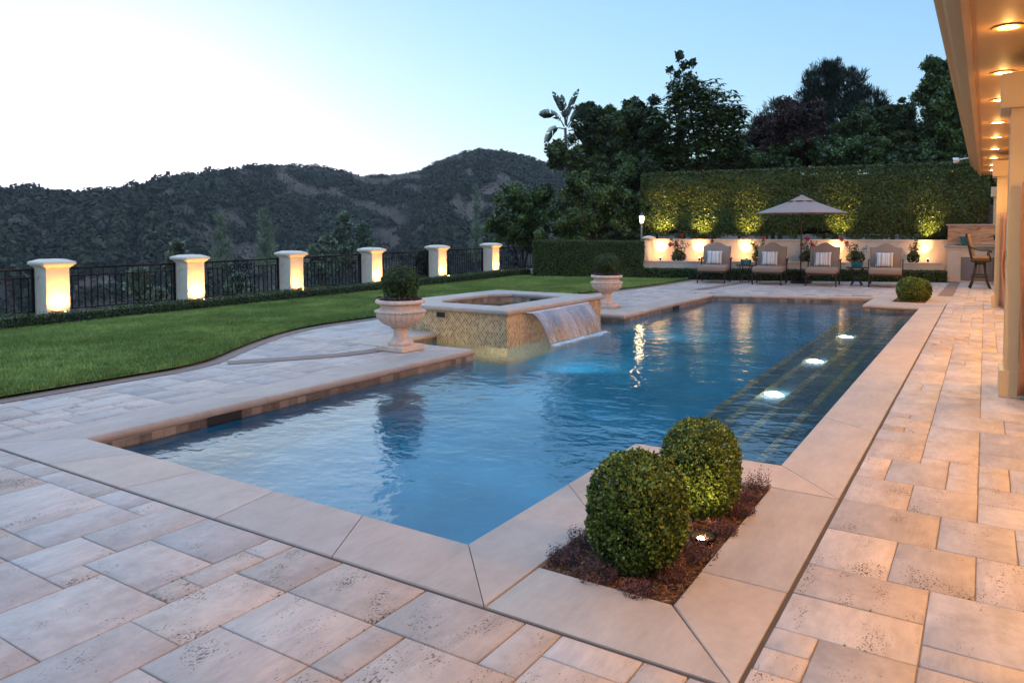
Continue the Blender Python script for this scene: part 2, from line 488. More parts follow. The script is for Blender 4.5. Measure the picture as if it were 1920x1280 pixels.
def ridge_r(az): return 330 + 50 * np.sin(np.radians(az * 4.0)) - 60 * np.clip((34 - az) / 20, 0, 1)
def terrain_z(x, y):
    az = np.degrees(np.arctan2(-x, y)); r = np.hypot(x, y)
    rr = ridge_r(az)
    top = np.tan(np.radians(np.interp(az, SA, SE))) * rr + CAM_H
    # distance outside the garden
    dx = np.maximum(np.maximum(-14.6 - x, x - 8), 0); dy = np.maximum(np.maximum(y - 34, -8 - y), 0)
    d = np.hypot(dx, dy * .6)
    valley = -34.0
    near = -.35 - np.minimum(d * .30, 40) * (1 - .25 * np.clip(d / 140, 0, 1))
    near = np.maximum(near, valley)
    t = np.clip((r - 130) / (rr - 130), 0, 1)
    gul = np.abs(fbm(az / 7 + r / 260, r / 220, 4, 3) - .5) * 2
    prof = t ** .85
    far = valley + (top - valley) * prof - (1 - t) * t * 4 * 30 * (gul - .22)
    back = np.clip((r - rr) / 200, 0, 1)
    far = np.where(r > rr, top - back * 60 - 3 * back, far)
    z = np.where(r > 130, far, near)
    bl = np.clip((r - 100) / 60, 0, 1)
    z = near * (1 - bl) + np.where(r > 130, far, valley) * bl
    z = z + np.clip((r - 60) / 100, 0, 1) * (fbm(x / 9, y / 9, 3, 9) - .45) * 2.2
    return z

azs = np.radians(np.linspace(-100, 100, 700)); rs = np.concatenate([np.linspace(2, 60, 60), np.linspace(62, 520, 210), np.linspace(560, 3000, 12)])
AA, RR = np.meshgrid(azs, rs)
TX, TY = -np.sin(AA) * RR, np.cos(AA) * RR
TZ = terrain_z(TX, TY)
nr, na = TX.shape
idx = np.arange(nr * na).reshape(nr, na)
Fq = np.stack([idx[:-1, :-1], idx[1:, :-1], idx[1:, 1:], idx[:-1, 1:]], -1).reshape(-1, 4)
ins = ((TX > -14.3) & (TX < 7.5) & (TY < 27.6)).ravel()
Fq = Fq[~ins[Fq].all(1)]
m, nt, n, l, b = newmat('chaparral_slope')
tc = n.new('ShaderNodeTexCoord')
n1 = n.new('ShaderNodeTexNoise'); n1.inputs['Scale'].default_value = .05; n1.inputs['Detail'].default_value = 12; n1.inputs['Roughness'].default_value = .75
l.new(tc.outputs['Object'], n1.inputs['Vector'])
r_ = ramp(n, [(.35, (.030, .030, .026)), (.5, (.095, .068, .050)), (.7, (.18, .13, .098))])
l.new(n1.outputs[0], r_.inputs[0]); l.new(r_.outputs[0], b.inputs['Base Color']); setp(b, Roughness=.95)
b.inputs['Specular IOR Level'].default_value = .1
M['slope'] = m
hills = fast_mesh('hills', np.stack([TX, TY, TZ], -1).reshape(-1, 3), Fq, M['slope'], smooth=True)
tag(hills, kind='structure')

# chaparral cover on the far hillside: uncountable
rg = np.random.default_rng(11)
L = Leaves(5)
N = 26000
az = rg.uniform(22, 76, N); t_ = rg.uniform(.0, 1.0, N) ** .8
rr = 140 + (ridge_r(az) - 140) * t_
x, y = -np.sin(np.radians(az)) * rr, np.cos(np.radians(az)) * rr
dens = fbm(x / 20, y / 20, 5, 21)
keep = .55 * dens + .45 * fbm(x / 8, y / 8, 3, 61) > rg.uniform(.435, .50, N)
x, y = x[keep], y[keep]; z = terrain_z(x, y)
k = len(x); per = 34; tk = t_[keep]
rad = rg.uniform(.7, 2.3, k) ** 1.15 * (1 + .5 * (rg.uniform(size=k) > .95))
rad = rad * (1 - .35 * (tk > .96))
c = np.stack([x, y, z + rad * (.1 - .25 * (tk > .96))], 1)
d = nrmz(rg.normal(size=(k, per, 3))); d[..., 2] = np.abs(d[..., 2])
P = c[:, None] + d * rad[:, None, None] * np.array([1, 1, .75])
tt = np.clip(np.repeat(rg.uniform(.05, 1, k)[:, None], per, 1) * .75 + rg.uniform(0, .25, (k, per)), .05, 1)
sz = np.repeat(rad[:, None], per, 1).reshape(-1, 1) * .42
L.add(P.reshape(-1, 3), d.reshape(-1, 3), sz, w=.5, jit=.4, tint=tt.ravel())
# low dry brush between the shrubs
Lb = Leaves(6)
N = 60000
az = rg.uniform(22, 76, N); rr = 140 + (ridge_r(az) - 140) * rg.uniform(.0, 1.04, N) ** .8
x, y = -np.sin(np.radians(az)) * rr, np.cos(np.radians(az)) * rr
Lb.add(np.stack([x, y, terrain_z(x, y) + .05], 1), np.tile([.3, -.3, 1.], (N, 1)), .8, w=.5, jit=.9, tint=np.clip(fbm(x / 12, y / 12, 3, 5) + rg.uniform(-.2, .35, N), .3, 1))
M['chap'] = foliage('chaparral_shrubs', (.015, .018, .011), (.056, .059, .035), core=(.005, .007, .005), rough=.8, spec=.15)
o = L.build('chaparral', M['chap'])
tag(o, 'dark chaparral scrub covering the far hillside behind the fence', 'scrub', kind='stuff')
M['brush'] = foliage('dry_brush', (.045, .040, .034), (.15, .125, .105), rough=.9, spec=.1)
tag(Lb.build('dry_brush', M['brush']), 'low dry brown brush between the dark shrubs of the far hillside', 'scrub', kind='stuff')

# lawn edge (paving side)
LE = [(-7.40, -3), (-7.36, 3.0), (-7.36, 4.1), (-7.36, 4.8), (-7.45, 5.25), (-7.62, 5.55), (-7.95, 6.05), (-8.30, 6.65), (-8.62, 7.28), (-8.84, 7.9), (-8.93, 8.5),
      (-8.93, 9.5), (-8.90, 11.3), (-8.70, 12.8), (-8.36, 15.0), (-7.98, 17.6), (-7.82, 19.0), (-7.78, 21), (-7.80, 22.4), (-7.95, 23.4)]
LEX = np.array([p[0] for p in LE]); LEY = np.array([p[1] for p in LE])
def lawn_x(y): return np.interp(y, LEY, LEX)

# paving: ashlar slabs, each its own piece of stone in one sheet
random.seed(4)
U = .162
slabs = []
def pack(x0, y0, x1, y1, keepf, seed, ox=0):
    rnd = random.Random(seed)
    nx, ny = int(math.ceil((x1 - x0) / U)), int(math.ceil((y1 - y0) / U))
    used = [[False] * ny for _ in range(nx)]
    sizes = [(2, 3), (3, 2), (3, 3), (2, 2), (1, 2), (2, 1), (3, 4), (4, 3), (2, 4), (1, 1)]
    wts = [6, 6, 3.0, 6, 1.2, 1.6, 1.0, .8, .1, 1.3]
    for j in range(ny):
        for i in range(nx):
            if used[i][j]: continue
            opts = []
            for (a, b_), w in zip(sizes, wts):
                if i + a > nx or j + b_ > ny: continue
                if any(used[i + p][j + q] for p in range(a) for q in range(b_)): continue
                opts.append(((a, b_), w))
            if not opts: opts = [((1, 1), 1)]
            (a, b_), = rnd.choices([q[0] for q in opts], [q[1] for q in opts])
            for p in range(a):
                for q in range(b_): used[i + p][j + q] = True
            X0, Y0 = x0 + i * U, y0 + j * U
            X1, Y1 = min(x1, X0 + a * U), min(y1, Y0 + b_ * U)
            if X1 - X0 < .03 or Y1 - Y0 < .03: continue
            if keepf((X0 + X1) / 2, (Y0 + Y1) / 2): slabs.append((X0, Y0, X1, Y1, rnd.random()))
onpave = lambda x, y: x > lawn_x(y) - .25
pack(-9.4, -3.0 + (2.411 + 3.0) % U, 5.2, 2.411, lambda x, y: onpave(x, y) and y > -1.0, 1)
pack(-.648, 2.412, 5.2, 27.0, lambda x, y: True, 2)
pack(-9.43 + .0, 2.425, -5.935, 7.3, onpave, 3)
pack(-9.5, 7.3, -7.305, 12.9, onpave, 4)
pack(-9.0, 12.9, -5.935, 17.85, onpave, 5)
def gh(x): return 18.05 + (x + 5.53) * (18.9 - 17.73) / 3.4
pack(-9.0, 17.85, -.66, 27.0, lambda x, y: onpave(x, y) and y > (gh(x) + .2) and not (x > -2.32 and y < 20.25) and y < 25.9, 6)
V, Fs, T = [], [], []
rg = np.random.default_rng(8)
for (X0, Y0, X1, Y1, t) in slabs:
    g, bv = .0028, .005
    zt = -.002 - rg.uniform(0, .0015)
    j = rg.uniform(-.002, .002, (4, 2))
    c4 = np.array([[X0 + g, Y0 + g], [X1 - g, Y0 + g], [X1 - g, Y1 - g], [X0 + g, Y1 - g]]) + j
    mid = c4.mean(0)
    inn = c4 + np.sign(mid - c4) * bv
    o_ = len(V)
    V += [[*p, zt] for p in inn] + [[*p, zt - .004] for p in c4] + [[*p, -.03] for p in c4]
    Fs += [[o_, o_ + 1, o_ + 2, o_ + 3]]
    for k in range(4):
        q = (k + 1) % 4
        Fs += [[o_ + 4 + k, o_ + 4 + q, o_ + q, o_ + k], [o_ + 8 + k, o_ + 8 + q, o_ + 4 + q, o_ + 4 + k]]
    T += [t] * 9
pat = fast_mesh('patio', V, Fs, M['stone'], tint=T)
tag(pat, kind='structure')
mb = MB()
for (x0, y0, x1, y1) in ((-9.2, -3, 5.2, 2.43), (-.65, 2.43, 5.2, 27.2), (-9.2, 2.43, -5.95, 7.32), (-9.5, 7.32, -7.32, 12.88), (-9.2, 12.88, -5.95, 18), (-9.0, 18, -6.2, 27.2), (-6.2, 20.32, -.65, 27.2)):
    mb.poly([(x0, y0, -.0095), (x1, y0, -.0095), (x1, y1, -.0095), (x0, y1, -.0095)])
mb.poly([(-6.2, 18.2, -.0095), (-2.25, 19.3, -.0095), (-2.25, 20.32, -.0095), (-6.2, 20.32, -.0095)])
tag(mb.build('paving_joints', M['grout']), kind='structure')

mb = MB()
mb.poly([(-9, 2.405, -.0065), (-.64, 2.405, -.0065), (-.64, 2.424, -.0065), (-9, 2.424, -.0065)]); mb.poly([(-.668, 2.43, -.0055), (-.640, 2.43, -.0055), (-.640, 20.3, -.0055), (-.668, 20.3, -.0055)])
tag(mb.build('open_joint', M['gap']), kind='structure')
# brown stone bands
def strip(pts, w, z, mb, side=0):
    pts = [Vector((*p, 0)) for p in pts]
    L_, R_ = [], []
    for i, p in enumerate(pts):
        t = (pts[min(i + 1, len(pts) - 1)] - pts[max(i - 1, 0)]).normalized()
        nrm = Vector((-t.y, t.x, 0))
        L_.append(p + nrm * w * (.5 + side * .5)); R_.append(p - nrm * w * (.5 - side * .5))
    for i in range(len(pts) - 1):
        mb.poly([(*R_[i][:2], z), (*R_[i + 1][:2], z), (*L_[i + 1][:2], z), (*L_[i][:2], z)])
mb = MB()
ys = np.linspace(-2.5, 23.3, 150)
strip([(float(lawn_x(y)) + .075, float(y)) for y in ys], .19, .004, mb)
strip([(-7.27, 5.42), (-7.12, 5.66), (-6.85, 6.05), (-6.6, 6.5), (-6.48, 6.9), (-6.45, 7.25)], .24, .004, mb)
strip([(-6.28, 19.0), (-6.2, 20.2), (-6.12, 21.5), (-6.05, 22.9)], .28, .004, mb)
mb.poly([(-.93, 20.32, .004), (-.62, 20.32, .004), (-.60, 26.2, .004), (-.86, 26.0, .004)])
tag(mb.build('brown_stone_bands', M['brown_band']), kind='structure')

# lawn: gently falling towards the fence; blades of grass
def lawn_z(x, y):
    f = np.clip((-9.2 - x) / 4.0, 0, 1)
    return .030 - f * np.interp(y, [5, 22], [.11, .0])
gy = np.linspace(-3, 24.6, 90); gs = np.linspace(0, 1, 26)
GX = np.array([[lawn_x(y) * (1 - s) + (-14.4) * s for s in gs] for y in gy]); GY = np.repeat(gy[:, None], 26, 1)
GZ = lawn_z(GX, GY)
idx = np.arange(GX.size).reshape(GX.shape)
Fq = np.stack([idx[:-1, :-1], idx[:-1, 1:], idx[1:, 1:], idx[1:, :-1]], -1).reshape(-1, 4)
m, nt, n, l, b = newmat('lawn_turf')
tc = n.new('ShaderNodeTexCoord'); n1 = n.new('ShaderNodeTexNoise'); n1.inputs['Scale'].default_value = 1.2; n1.inputs['Detail'].default_value = 8
l.new(tc.outputs['Object'], n1.inputs['Vector'])
r_ = ramp(n, [(.3, (.07, .13, .03)), (.7, (.14, .22, .06))]); l.new(n1.outputs[0], r_.inputs[0]); l.new(r_.outputs[0], b.inputs['Base Color']); setp(b, Roughness=.9)
M['turf'] = m
tag(fast_mesh('lawn', np.stack([GX, GY, GZ], -1).reshape(-1, 3), Fq, M['turf'], smooth=True), kind='structure')
NB = 330000
y = 1.0 + 22.6 * rg.uniform(size=NB) ** 1.35
x = lawn_x(y) - .01 - rg.uniform(size=NB) ** 1.15 * (13.25 + lawn_x(y))
z = lawn_z(x, y)
hgt = rg.uniform(.022, .045, NB) * (1 + .5 * (x > lawn_x(y) - .06)); wd = rg.uniform(.004, .0075, NB) * (1 + y / 22)
pa = rg.uniform(0, 2 * np.pi, NB); lean = rg.uniform(0, .03, NB)
ca, sa = np.cos(pa), np.sin(pa); la = rg.uniform(0, 2 * np.pi, NB)
V = np.empty((NB, 3, 3)); V[:, 0] = np.stack([x - ca * wd, y - sa * wd, z], 1); V[:, 1] = np.stack([x + ca * wd, y + sa * wd, z], 1)
V[:, 2] = np.stack([x + np.cos(la) * lean, y + np.sin(la) * lean, z + hgt], 1)
patch = fbm(x * 1.3, y * 1.3, 4, 33)
fine = fbm(x * 9, y * 9, 2, 41)
tnt = np.clip((patch - .32) * 1.2 + (fine - .35) * .7 + rg.uniform(-.18, .28, NB), .06, 1)
gr = fast_mesh('grass', V.reshape(-1, 3), np.arange(NB * 3).reshape(-1, 3), M['grass'], tint=tnt)
tag(gr, 'short mown green grass of the lawn beside the paving', 'grass', kind='stuff')

# ================================================================== POOL
pool = empty('swimming_pool', (-3.3, 10, 0))
tag(pool, 'long rectangular swimming pool with pale stone coping and submerged steps', 'swimming pool')
WZ = -.135
def par(o, p=pool):
    o.parent = p
    o.matrix_parent_inverse = Matrix.Translation(-p.location)
    return o

inner = [(-5.49, 2.88), (-2.07, 2.88), (-2.07, 4.92), (-1.08, 4.96), (-1.08, 17.0), (-2.12, 17.0), (-2.13, 18.9), (-5.53, 17.75), (-5.49, 12.45), (-6.87, 12.45), (-6.87, 11.4)]
outer = [(-5.93, 2.42), (-1.66, 2.42), (-1.66, 4.49), (-.66, 4.49), (-.66, 17.6), (-1.68, 17.97), (-1.68, 19.4), (-5.97, 17.95), (-5.93, 12.9), (-7.3, 12.9), (-7.3, 11.4)]
inner2 = [(-6.87, 8.9), (-6.87, 7.75), (-5.49, 7.75), (-5.49, 2.88)]
outer2 = [(-7.3, 8.9), (-7.3, 7.3), (-5.93, 7.3), (-5.93, 2.42)]
# (segment start, end, number of stones)
def coping_stone(mb, i0, i1, o0, o1, T, t):
    i0, i1, o0, o1 = [np.array(p, float) for p in (i0, i1, o0, o1)]
    d = (i1 - i0) / np.linalg.norm(i1 - i0) * .003
    e = (o1 - o0) / np.linalg.norm(o1 - o0) * .003
    i0, i1, o0, o1 = i0 + d, i1 - d, o0 + e, o1 - e
    w = np.linalg.norm(o0 - i0); h = .078
    prof = [(w - .004, -h), (w - .004, -.006), (w - .010, 0)]
    r = h / 2
    for k in range(9):
        a = math.pi / 2 + math.pi * k / 8
        prof.append((.006 + r * math.cos(a) * .9 + r * .35, -r + r * math.sin(a)))
    prof.append((.03, -h))
    rings = []
    for (ii, oo) in ((i0, o0), (i1, o1)):
        rings.append([(*(ii + (oo - ii) * (q / w)), z) for q, z in prof])
    nv = len(mb.bm.faces)
    mb.loft(rings)
    return len(mb.bm.faces) - nv
def coping_run(inn, out, counts):
    mb = MB(); T = []
    for k, c in enumerate(counts):
        for s in range(c):
            f0, f1 = s / c, (s + 1) / c
            L_ = lambda a, b_, f: (a[0] * (1 - f) + b_[0] * f, a[1] * (1 - f) + b_[1] * f)
            q = coping_stone(mb, L_(inn[k], inn[k + 1], f0), L_(inn[k], inn[k + 1], f1), L_(out[k], out[k + 1], f0), L_(out[k], out[k + 1], f1), T, 0)
            T += [random.random()] * q
    return mb, T
random.seed(12)
mb, T = coping_run(inner, outer, [5, 2, 1, 8, 1, 1, 4, 4, 1, 1])
mb2, T2 = coping_run(inner2, outer2, [1, 1, 3])
def finish(mb, T, name, mat, parent, angle=40):
    o = mb.build(name, mat, None, angle=angle)
    a = o.data.attributes.new('tint', 'FLOAT', 'FACE')
    a.data.foreach_set('value', np.array(T, dtype=np.float32))
    return par(o, parent)
finish(mb, T, 'coping', M['coping'], pool)
finish(mb2, T2, 'coping', M['coping'], pool)
# plain slabs around the two planting pockets
def slab(mb, pts, T, z=0.0, h=.06):
    P_ = np.array(pts, float); c = P_.mean(0)
    S = P_ + (c - P_) / np.linalg.norm(c - P_, axis=1, keepdims=True) * .004
    n0 = len(mb.bm.faces)
    I = S + (c - S) / np.linalg.norm(c - S, axis=1, keepdims=True) * .006
    mb.loft([[(*p, z - h) for p in S], [(*p, z - .004) for p in S], [(*p, z) for p in I]])
    T += [random.random()] * (len(mb.bm.faces) - n0)
mb = MB(); T = []
slab(mb, [(-1.66, 2.42), (-.66, 2.42), (-1.03, 2.845), (-1.66, 2.845)], T)
slab(mb, [(-.66, 2.42), (-.66, 3.2), (-1.03, 3.2), (-1.03, 2.845)], T)
slab(mb, [(-.66, 3.2), (-.66, 4.49), (-1.03, 4.49), (-1.03, 3.2)], T)
finish(mb, T, 'coping_slabs', M['coping'], pool)
mb = MB(); T = []
# far pocket
slab(mb, [(-.66, 17.6), (-.63, 18.9), (-1.05, 18.9), (-1.05, 18.05), (-1.68, 17.98)], T)
slab(mb, [(-.63, 18.9), (-.60, 20.32), (-1.05, 19.9), (-1.05, 18.9)], T)
slab(mb, [(-.60, 20.32), (-2.3, 20.32), (-1.68, 19.9), (-1.05, 19.9)], T)
slab(mb, [(-2.3, 20.32), (-2.2, 19.25), (-1.68, 19.42), (-1.68, 19.9)], T)
finish(mb, T, 'coping_slabs', M['coping'], pool)

# basin
m, nt, n, l, b = newmat('blue_pebble_plaster')
tc = n.new('ShaderNodeTexCoord'); n1 = n.new('ShaderNodeTexNoise'); n1.inputs['Scale'].default_value = 1.1; n1.inputs['Detail'].default_value = 9
l.new(tc.outputs['Object'], n1.inputs['Vector'])
r_ = ramp(n, [(.3, (.012, .165, .245)), (.7, (.042, .30, .42))]); l.new(n1.outputs[0], r_.inputs[0]); l.new(r_.outputs[0], b.inputs['Base Color']); setp(b, Roughness=.7)
M['plaster'] = m
FZ = -1.40
full = inner[:-1] + [(-6.87, 7.75), (-5.49, 7.75)]
mb = MB()
vs = full
for i in range(len(vs)):
    a, c = vs[i], vs[(i + 1) % len(vs)]
    mb.poly([(*a, FZ), (*c, FZ), (*c, -.20), (*a, -.20)])
mb.poly([(*p, FZ) for p in vs])
par(mb.build('basin', M['plaster']))
# waterline tile
def blocktile(name, lo, hi, grout, sx, sz):
    m, nt, n, l, b = newmat(name)
    tc = n.new('ShaderNodeTexCoord'); sp = n.new('ShaderNodeSeparateXYZ'); l.new(tc.outputs['Object'], sp.inputs[0])
    s = math_(n, l, 'MULTIPLY', math_(n, l, 'ADD', sp.outputs[0], sp.outputs[1]), 1 / sx)
    z = math_(n, l, 'MULTIPLY', sp.outputs[2], 1 / sz)
    fs, fz = math_(n, l, 'FRACT', s), math_(n, l, 'FRACT', z)
    g = math_(n, l, 'MAXIMUM', math_(n, l, 'LESS_THAN', fs, .05), math_(n, l, 'LESS_THAN', fz, .05))
    cb = n.new('ShaderNodeCombineXYZ'); l.new(math_(n, l, 'FLOOR', s), cb.inputs[0]); l.new(math_(n, l, 'FLOOR', z), cb.inputs[1])
    w = n.new('ShaderNodeTexWhiteNoise'); l.new(cb.outputs[0], w.inputs['Vector'])
    no = n.new('ShaderNodeTexNoise'); no.inputs['Scale'].default_value = 18; no.inputs['Detail'].default_value = 6; l.new(tc.outputs['Object'], no.inputs['Vector'])
    f = math_(n, l, 'ADD', math_(n, l, 'MULTIPLY', w.outputs['Value'], .5), math_(n, l, 'MULTIPLY', no.outputs[0], .5))
    r = ramp(n, [(.2, lo), (.8, hi)]); l.new(f, r.inputs[0])
    l.new(mixc(n, l, r.outputs[0], grout, g), b.inputs['Base Color']); setp(b, Roughness=.4)
    return m
M['wtile'] = blocktile('brown_waterline_tile', (.07, .05, .04), (.29, .215, .165), (.15, .12, .10), .105, .15)
mb = MB()
path = inner + inner2[1:-1]
for (a, c) in [(full[i], full[(i + 1) % len(full)]) for i in range(len(full))]:
    a, c = np.array(a, float), np.array(c, float)
    mb.poly([(*a, -.21), (*c, -.21), (*c, -.075), (*a, -.075)])
par(mb.build('waterline_tile', M['wtile']))
# ledge and steps along the right side with light tile nosings
M['nosing'] = blocktile('beige_step_tile', (.10, .10, .06), (.36, .28, .14), (.06, .08, .08), .05, .05)
mbs, mbn = MB(), MB()
sx = [-1.09, -1.40, -1.72, -2.04, -2.34]; szs = [-.32, -.52, -.72, -.94]
for i in range(4):
    mbs.box(((sx[i] + sx[i + 1]) / 2, 10.96, (szs[i] + FZ) / 2), (sx[i] - sx[i + 1], 12.0, szs[i] - FZ + .01))
    mbn.box((sx[i + 1] + .030, 10.96, szs[i] - .016), (.07, 12.004, .055))
M['step'] = simple('grey_step_plaster', (.075, .12, .13), .7, var=.25, scale=3)
par(mbs.build('steps', M['step'])); par(mbn.build('step_nosing', M['nosing']))
# lights let into the ledge
for k, y in enumerate((8.35, 10.65, 13.3)):
    mb = MB(); mb.lathe([(.10, 0), (.10, .012), (.085, .02)], seg=24)
    o = mb.build('pool_light', M['lamp_pool']); o.location = (-1.90, y, szs[2] + .007); par(o)
    point((-1.90, y, szs[2] + .08), 4.5, (.75, .93, 1), .02, 'pool_glow')
# skimmer mouths
mb = MB(); mb.box((-5.51, 4.06, -.115), (.05, .34, .10)); par(mb.build('skimmer_opening', M['dark']))
mb = MB(); mb.box((-5.518, 15.2, -.115), (.05, .34, .10)); par(mb.build('skimmer_opening', M['dark']))

# water surface
m, nt, n, l, b = newmat('pool_water')
n.remove(b)
tc = n.new('ShaderNodeTexCoord')
def wnoise(sc, mx, my, det):
    mp = n.new('ShaderNodeMapping'); mp.inputs['Scale'].default_value = (mx, my, 1); mp.inputs['Rotation'].default_value = (0, 0, R(-30))
    l.new(tc.outputs['Object'], mp.inputs[0])
    no = n.new('ShaderNodeTexNoise'); no.inputs['Scale'].default_value = sc; no.inputs['Detail'].default_value = det; no.inputs['Roughness'].default_value = .5
    l.new(mp.outputs[0], no.inputs['Vector']); return no.outputs[0]
h = math_(n, l, 'ADD', math_(n, l, 'MULTIPLY', wnoise(1.5, 1, 1.25, 1), .30), math_(n, l, 'ADD', math_(n, l, 'MULTIPLY', wnoise(4.6, 1, 1.3, 2), .19), math_(n, l, 'MULTIPLY', wnoise(12, 1, 1.2, 2), .075)))
bp = n.new('ShaderNodeBump'); bp.inputs['Strength'].default_value = 1.0; bp.inputs['Distance'].default_value = .042
l.new(h, bp.inputs['Height'])
gl = n.new('ShaderNodeBsdfGlass'); gl.inputs['IOR'].default_value = 1.333; gl.inputs['Roughness'].default_value = 0.0
gl.inputs['Color'].default_value = (.86, .96, 1, 1)
l.new(bp.outputs[0], gl.inputs['Normal'])
out = [q for q in n if q.type == 'OUTPUT_MATERIAL'][0]
l.new(gl.outputs[0], out.inputs['Surface'])
M['water'] = m
wp = [(-5.46, 2.9), (-2.09, 2.9), (-2.09, 4.9), (-1.1, 4.94), (-1.1, 17.02), (-2.14, 17.02), (-2.15, 18.86), (-5.5, 17.72), (-5.47, 12.47), (-6.85, 12.47), (-6.85, 7.77), (-5.47, 7.77)]
mb = MB(); mb.poly([(*p, WZ) for p in [(-5.50, 2.87), (-2.06, 2.87), (-2.06, 4.93), (-1.07, 4.97), (-1.07, 16.99), (-2.11, 16.99), (-2.12, 18.92), (-5.54, 17.76), (-5.50, 12.46), (-6.88, 12.46), (-6.88, 7.74), (-5.50, 7.74)]])
tag(mb.build('water', M['water']), kind='structure')

# ================================================================== RAISED SPA
spa = empty('raised_spa', (-6.75, 10.25, 0))
tag(spa, 'raised spa clad in diamond tile with pale stone rim and spillway', 'spa')
m, nt, n, l, b = newmat('diamond_mosaic')
tc = n.new('ShaderNodeTexCoord'); sp = n.new('ShaderNodeSeparateXYZ'); l.new(tc.outputs['Object'], sp.inputs[0])
s = math_(n, l, 'MULTIPLY', math_(n, l, 'ADD', sp.outputs[0], sp.outputs[1]), 1 / .046)
z = math_(n, l, 'MULTIPLY', sp.outputs[2], 1 / .060)
a_, b2 = math_(n, l, 'ADD', s, z), math_(n, l, 'SUBTRACT', s, z)
fa, fb = math_(n, l, 'FRACT', a_), math_(n, l, 'FRACT', b2)
g = math_(n, l, 'MAXIMUM', math_(n, l, 'LESS_THAN', fa, .10), math_(n, l, 'LESS_THAN', fb, .10))
cb = n.new('ShaderNodeCombineXYZ'); l.new(math_(n, l, 'FLOOR', a_), cb.inputs[0]); l.new(math_(n, l, 'FLOOR', b2), cb.inputs[1])
w = n.new('ShaderNodeTexWhiteNoise'); l.new(cb.outputs[0], w.inputs['Vector'])
no = n.new('ShaderNodeTexNoise'); no.inputs['Scale'].default_value = 3; l.new(tc.outputs['Object'], no.inputs['Vector'])
f = math_(n, l, 'ADD', math_(n, l, 'MULTIPLY', w.outputs['Value'], .7), math_(n, l, 'MULTIPLY', no.outputs[0], .3))
r_ = ramp(n, [(.1, (.20, .11, .045)), (.5, (.36, .22, .095)), (.9, (.54, .37, .18))]); l.new(f, r_.inputs[0])
l.new(mixc(n, l, r_.outputs[0], (.70, .60, .45), g), b.inputs['Base Color'])
rg_ = math_(n, l, 'MULTIPLY_ADD', g, .3, .5); l.new(rg_, b.inputs['Roughness'])
bp = n.new('ShaderNodeBump'); bp.inputs['Strength'].default_value = .5; bp.inputs['Distance'].default_value = .003
l.new(math_(n, l, 'SUBTRACT', w.outputs['Value'], g), bp.inputs['Height']); l.new(bp.outputs[0], b.inputs['Normal'])
M['mosaic'] = m
SO = [(-5.63, 8.76), (-5.63, 11.78), (-7.78, 11.74), (-7.85, 9.5), (-7.45, 8.76)]       # outer wall
SI = [(-6.06, 9.22), (-6.06, 11.28), (-7.12, 11.28), (-7.42, 10.9), (-7.42, 9.6), (-7.12, 9.22)]
ZT = .40
def offs(poly, d):
    c = np.mean(np.array(poly), 0); q = []
    P_ = [Vector((*p, 0)) for p in poly]; k = len(P_)
    for i in range(k):
        e1 = (P_[i] - P_[i - 1]).normalized(); e2 = (P_[(i + 1) % k] - P_[i]).normalized()
        n1_, n2_ = Vector((e1.y, -e1.x, 0)), Vector((e2.y, -e2.x, 0))
        bi = (n1_ + n2_).normalized(); q.append(P_[i] + bi * (d / max(.3, bi.dot(n1_))))
    return [(p.x, p.y) for p in q]
mb = MB()
k = len(SO)
for i in range(k):
    a, c = SO[i], SO[(i + 1) % k]
    mb.poly([(*a, -1.4), (*c, -1.4), (*c, ZT - .058), (*a, ZT - .058)])
par(mb.build('wall', M['mosaic']), spa)
M['spa_in'] = blocktile('spa_waterline_tile', (.13, .09, .06), (.34, .26, .2), (.22, .19, .16), .12, .12)
mb = MB()
k = len(SI)
for i in range(k):
    a, c = SI[i], SI[(i + 1) % k]
    mb.poly([(*a, -.6), (*c, -.6), (*c, ZT - .05), (*a, ZT - .05)])
mb.poly([(*p, -.6) for p in SI])
par(mb.build('inner_wall', M['spa_in']), spa)
mb = MB(); mb.poly([(*p, .235) for p in offs(SI, .01)])
par(mb.build('water', M['water']), spa)
# rim stones: rounded on both edges
SI5 = [(-6.06, 9.22), (-6.06, 11.28), (-7.12, 11.28), (-7.42, 10.9), (-7.42, 9.6), (-7.12, 9.22)]
SO6 = [(-5.585, 8.705), (-5.585, 11.83), (-7.45, 11.80), (-7.83, 11.55), (-7.90, 9.35), (-7.48, 8.705)]
SO6 = [(-5.585, 8.705), (-5.585, 11.83), (-7.80, 11.80), (-7.86, 11.0), (-7.90, 9.45), (-7.48, 8.705)]
mb = MB(); T = []
cnt = [3, 2, 1, 1, 1, 2]
for i in range(6):
    for s_ in range(cnt[i]):
        f0, f1 = s_ / cnt[i], (s_ + 1) / cnt[i]
        Lp = lambda A, f: np.array(A[i]) * (1 - f) + np.array(A[(i + 1) % 6]) * f
        rings = []
        for f, sg in ((f0, 1), (f1, -1)):
            ii, oo = Lp(SI5, f), Lp(SO6, f)
            dd = (Lp(SO6, f1) - Lp(SO6, f0)); dd = dd / np.linalg.norm(dd) * .0025 * sg
            w_ = np.linalg.norm(oo - ii); pr = []
            r = .034
            for kk in range(9):
                an = -math.pi / 2 + math.pi * kk / 8
                pr.append((w_ - r * .7 + r * .7 * math.cos(an), ZT - r + r * math.sin(an)))
            for kk in range(9):
                an = math.pi / 2 + math.pi * kk / 8
                pr.append((r * .7 + r * .7 * math.cos(an) - .02, ZT - r + r * math.sin(an)))
            rings.append([(*(ii + (oo - ii) * (q / w_) + dd), z) for q, z in pr])
        n0 = len(mb.bm.faces); mb.loft(rings); T += [random.random()] * (len(mb.bm.faces) - n0)
finish(mb, T, 'rim', M['coping'], spa)
mb = MB(); mb.box((-6.78, 8.757, .27), (.16, .02, .075)); par(mb.build('overflow_opening', M['dark']), spa)
mb = MB()
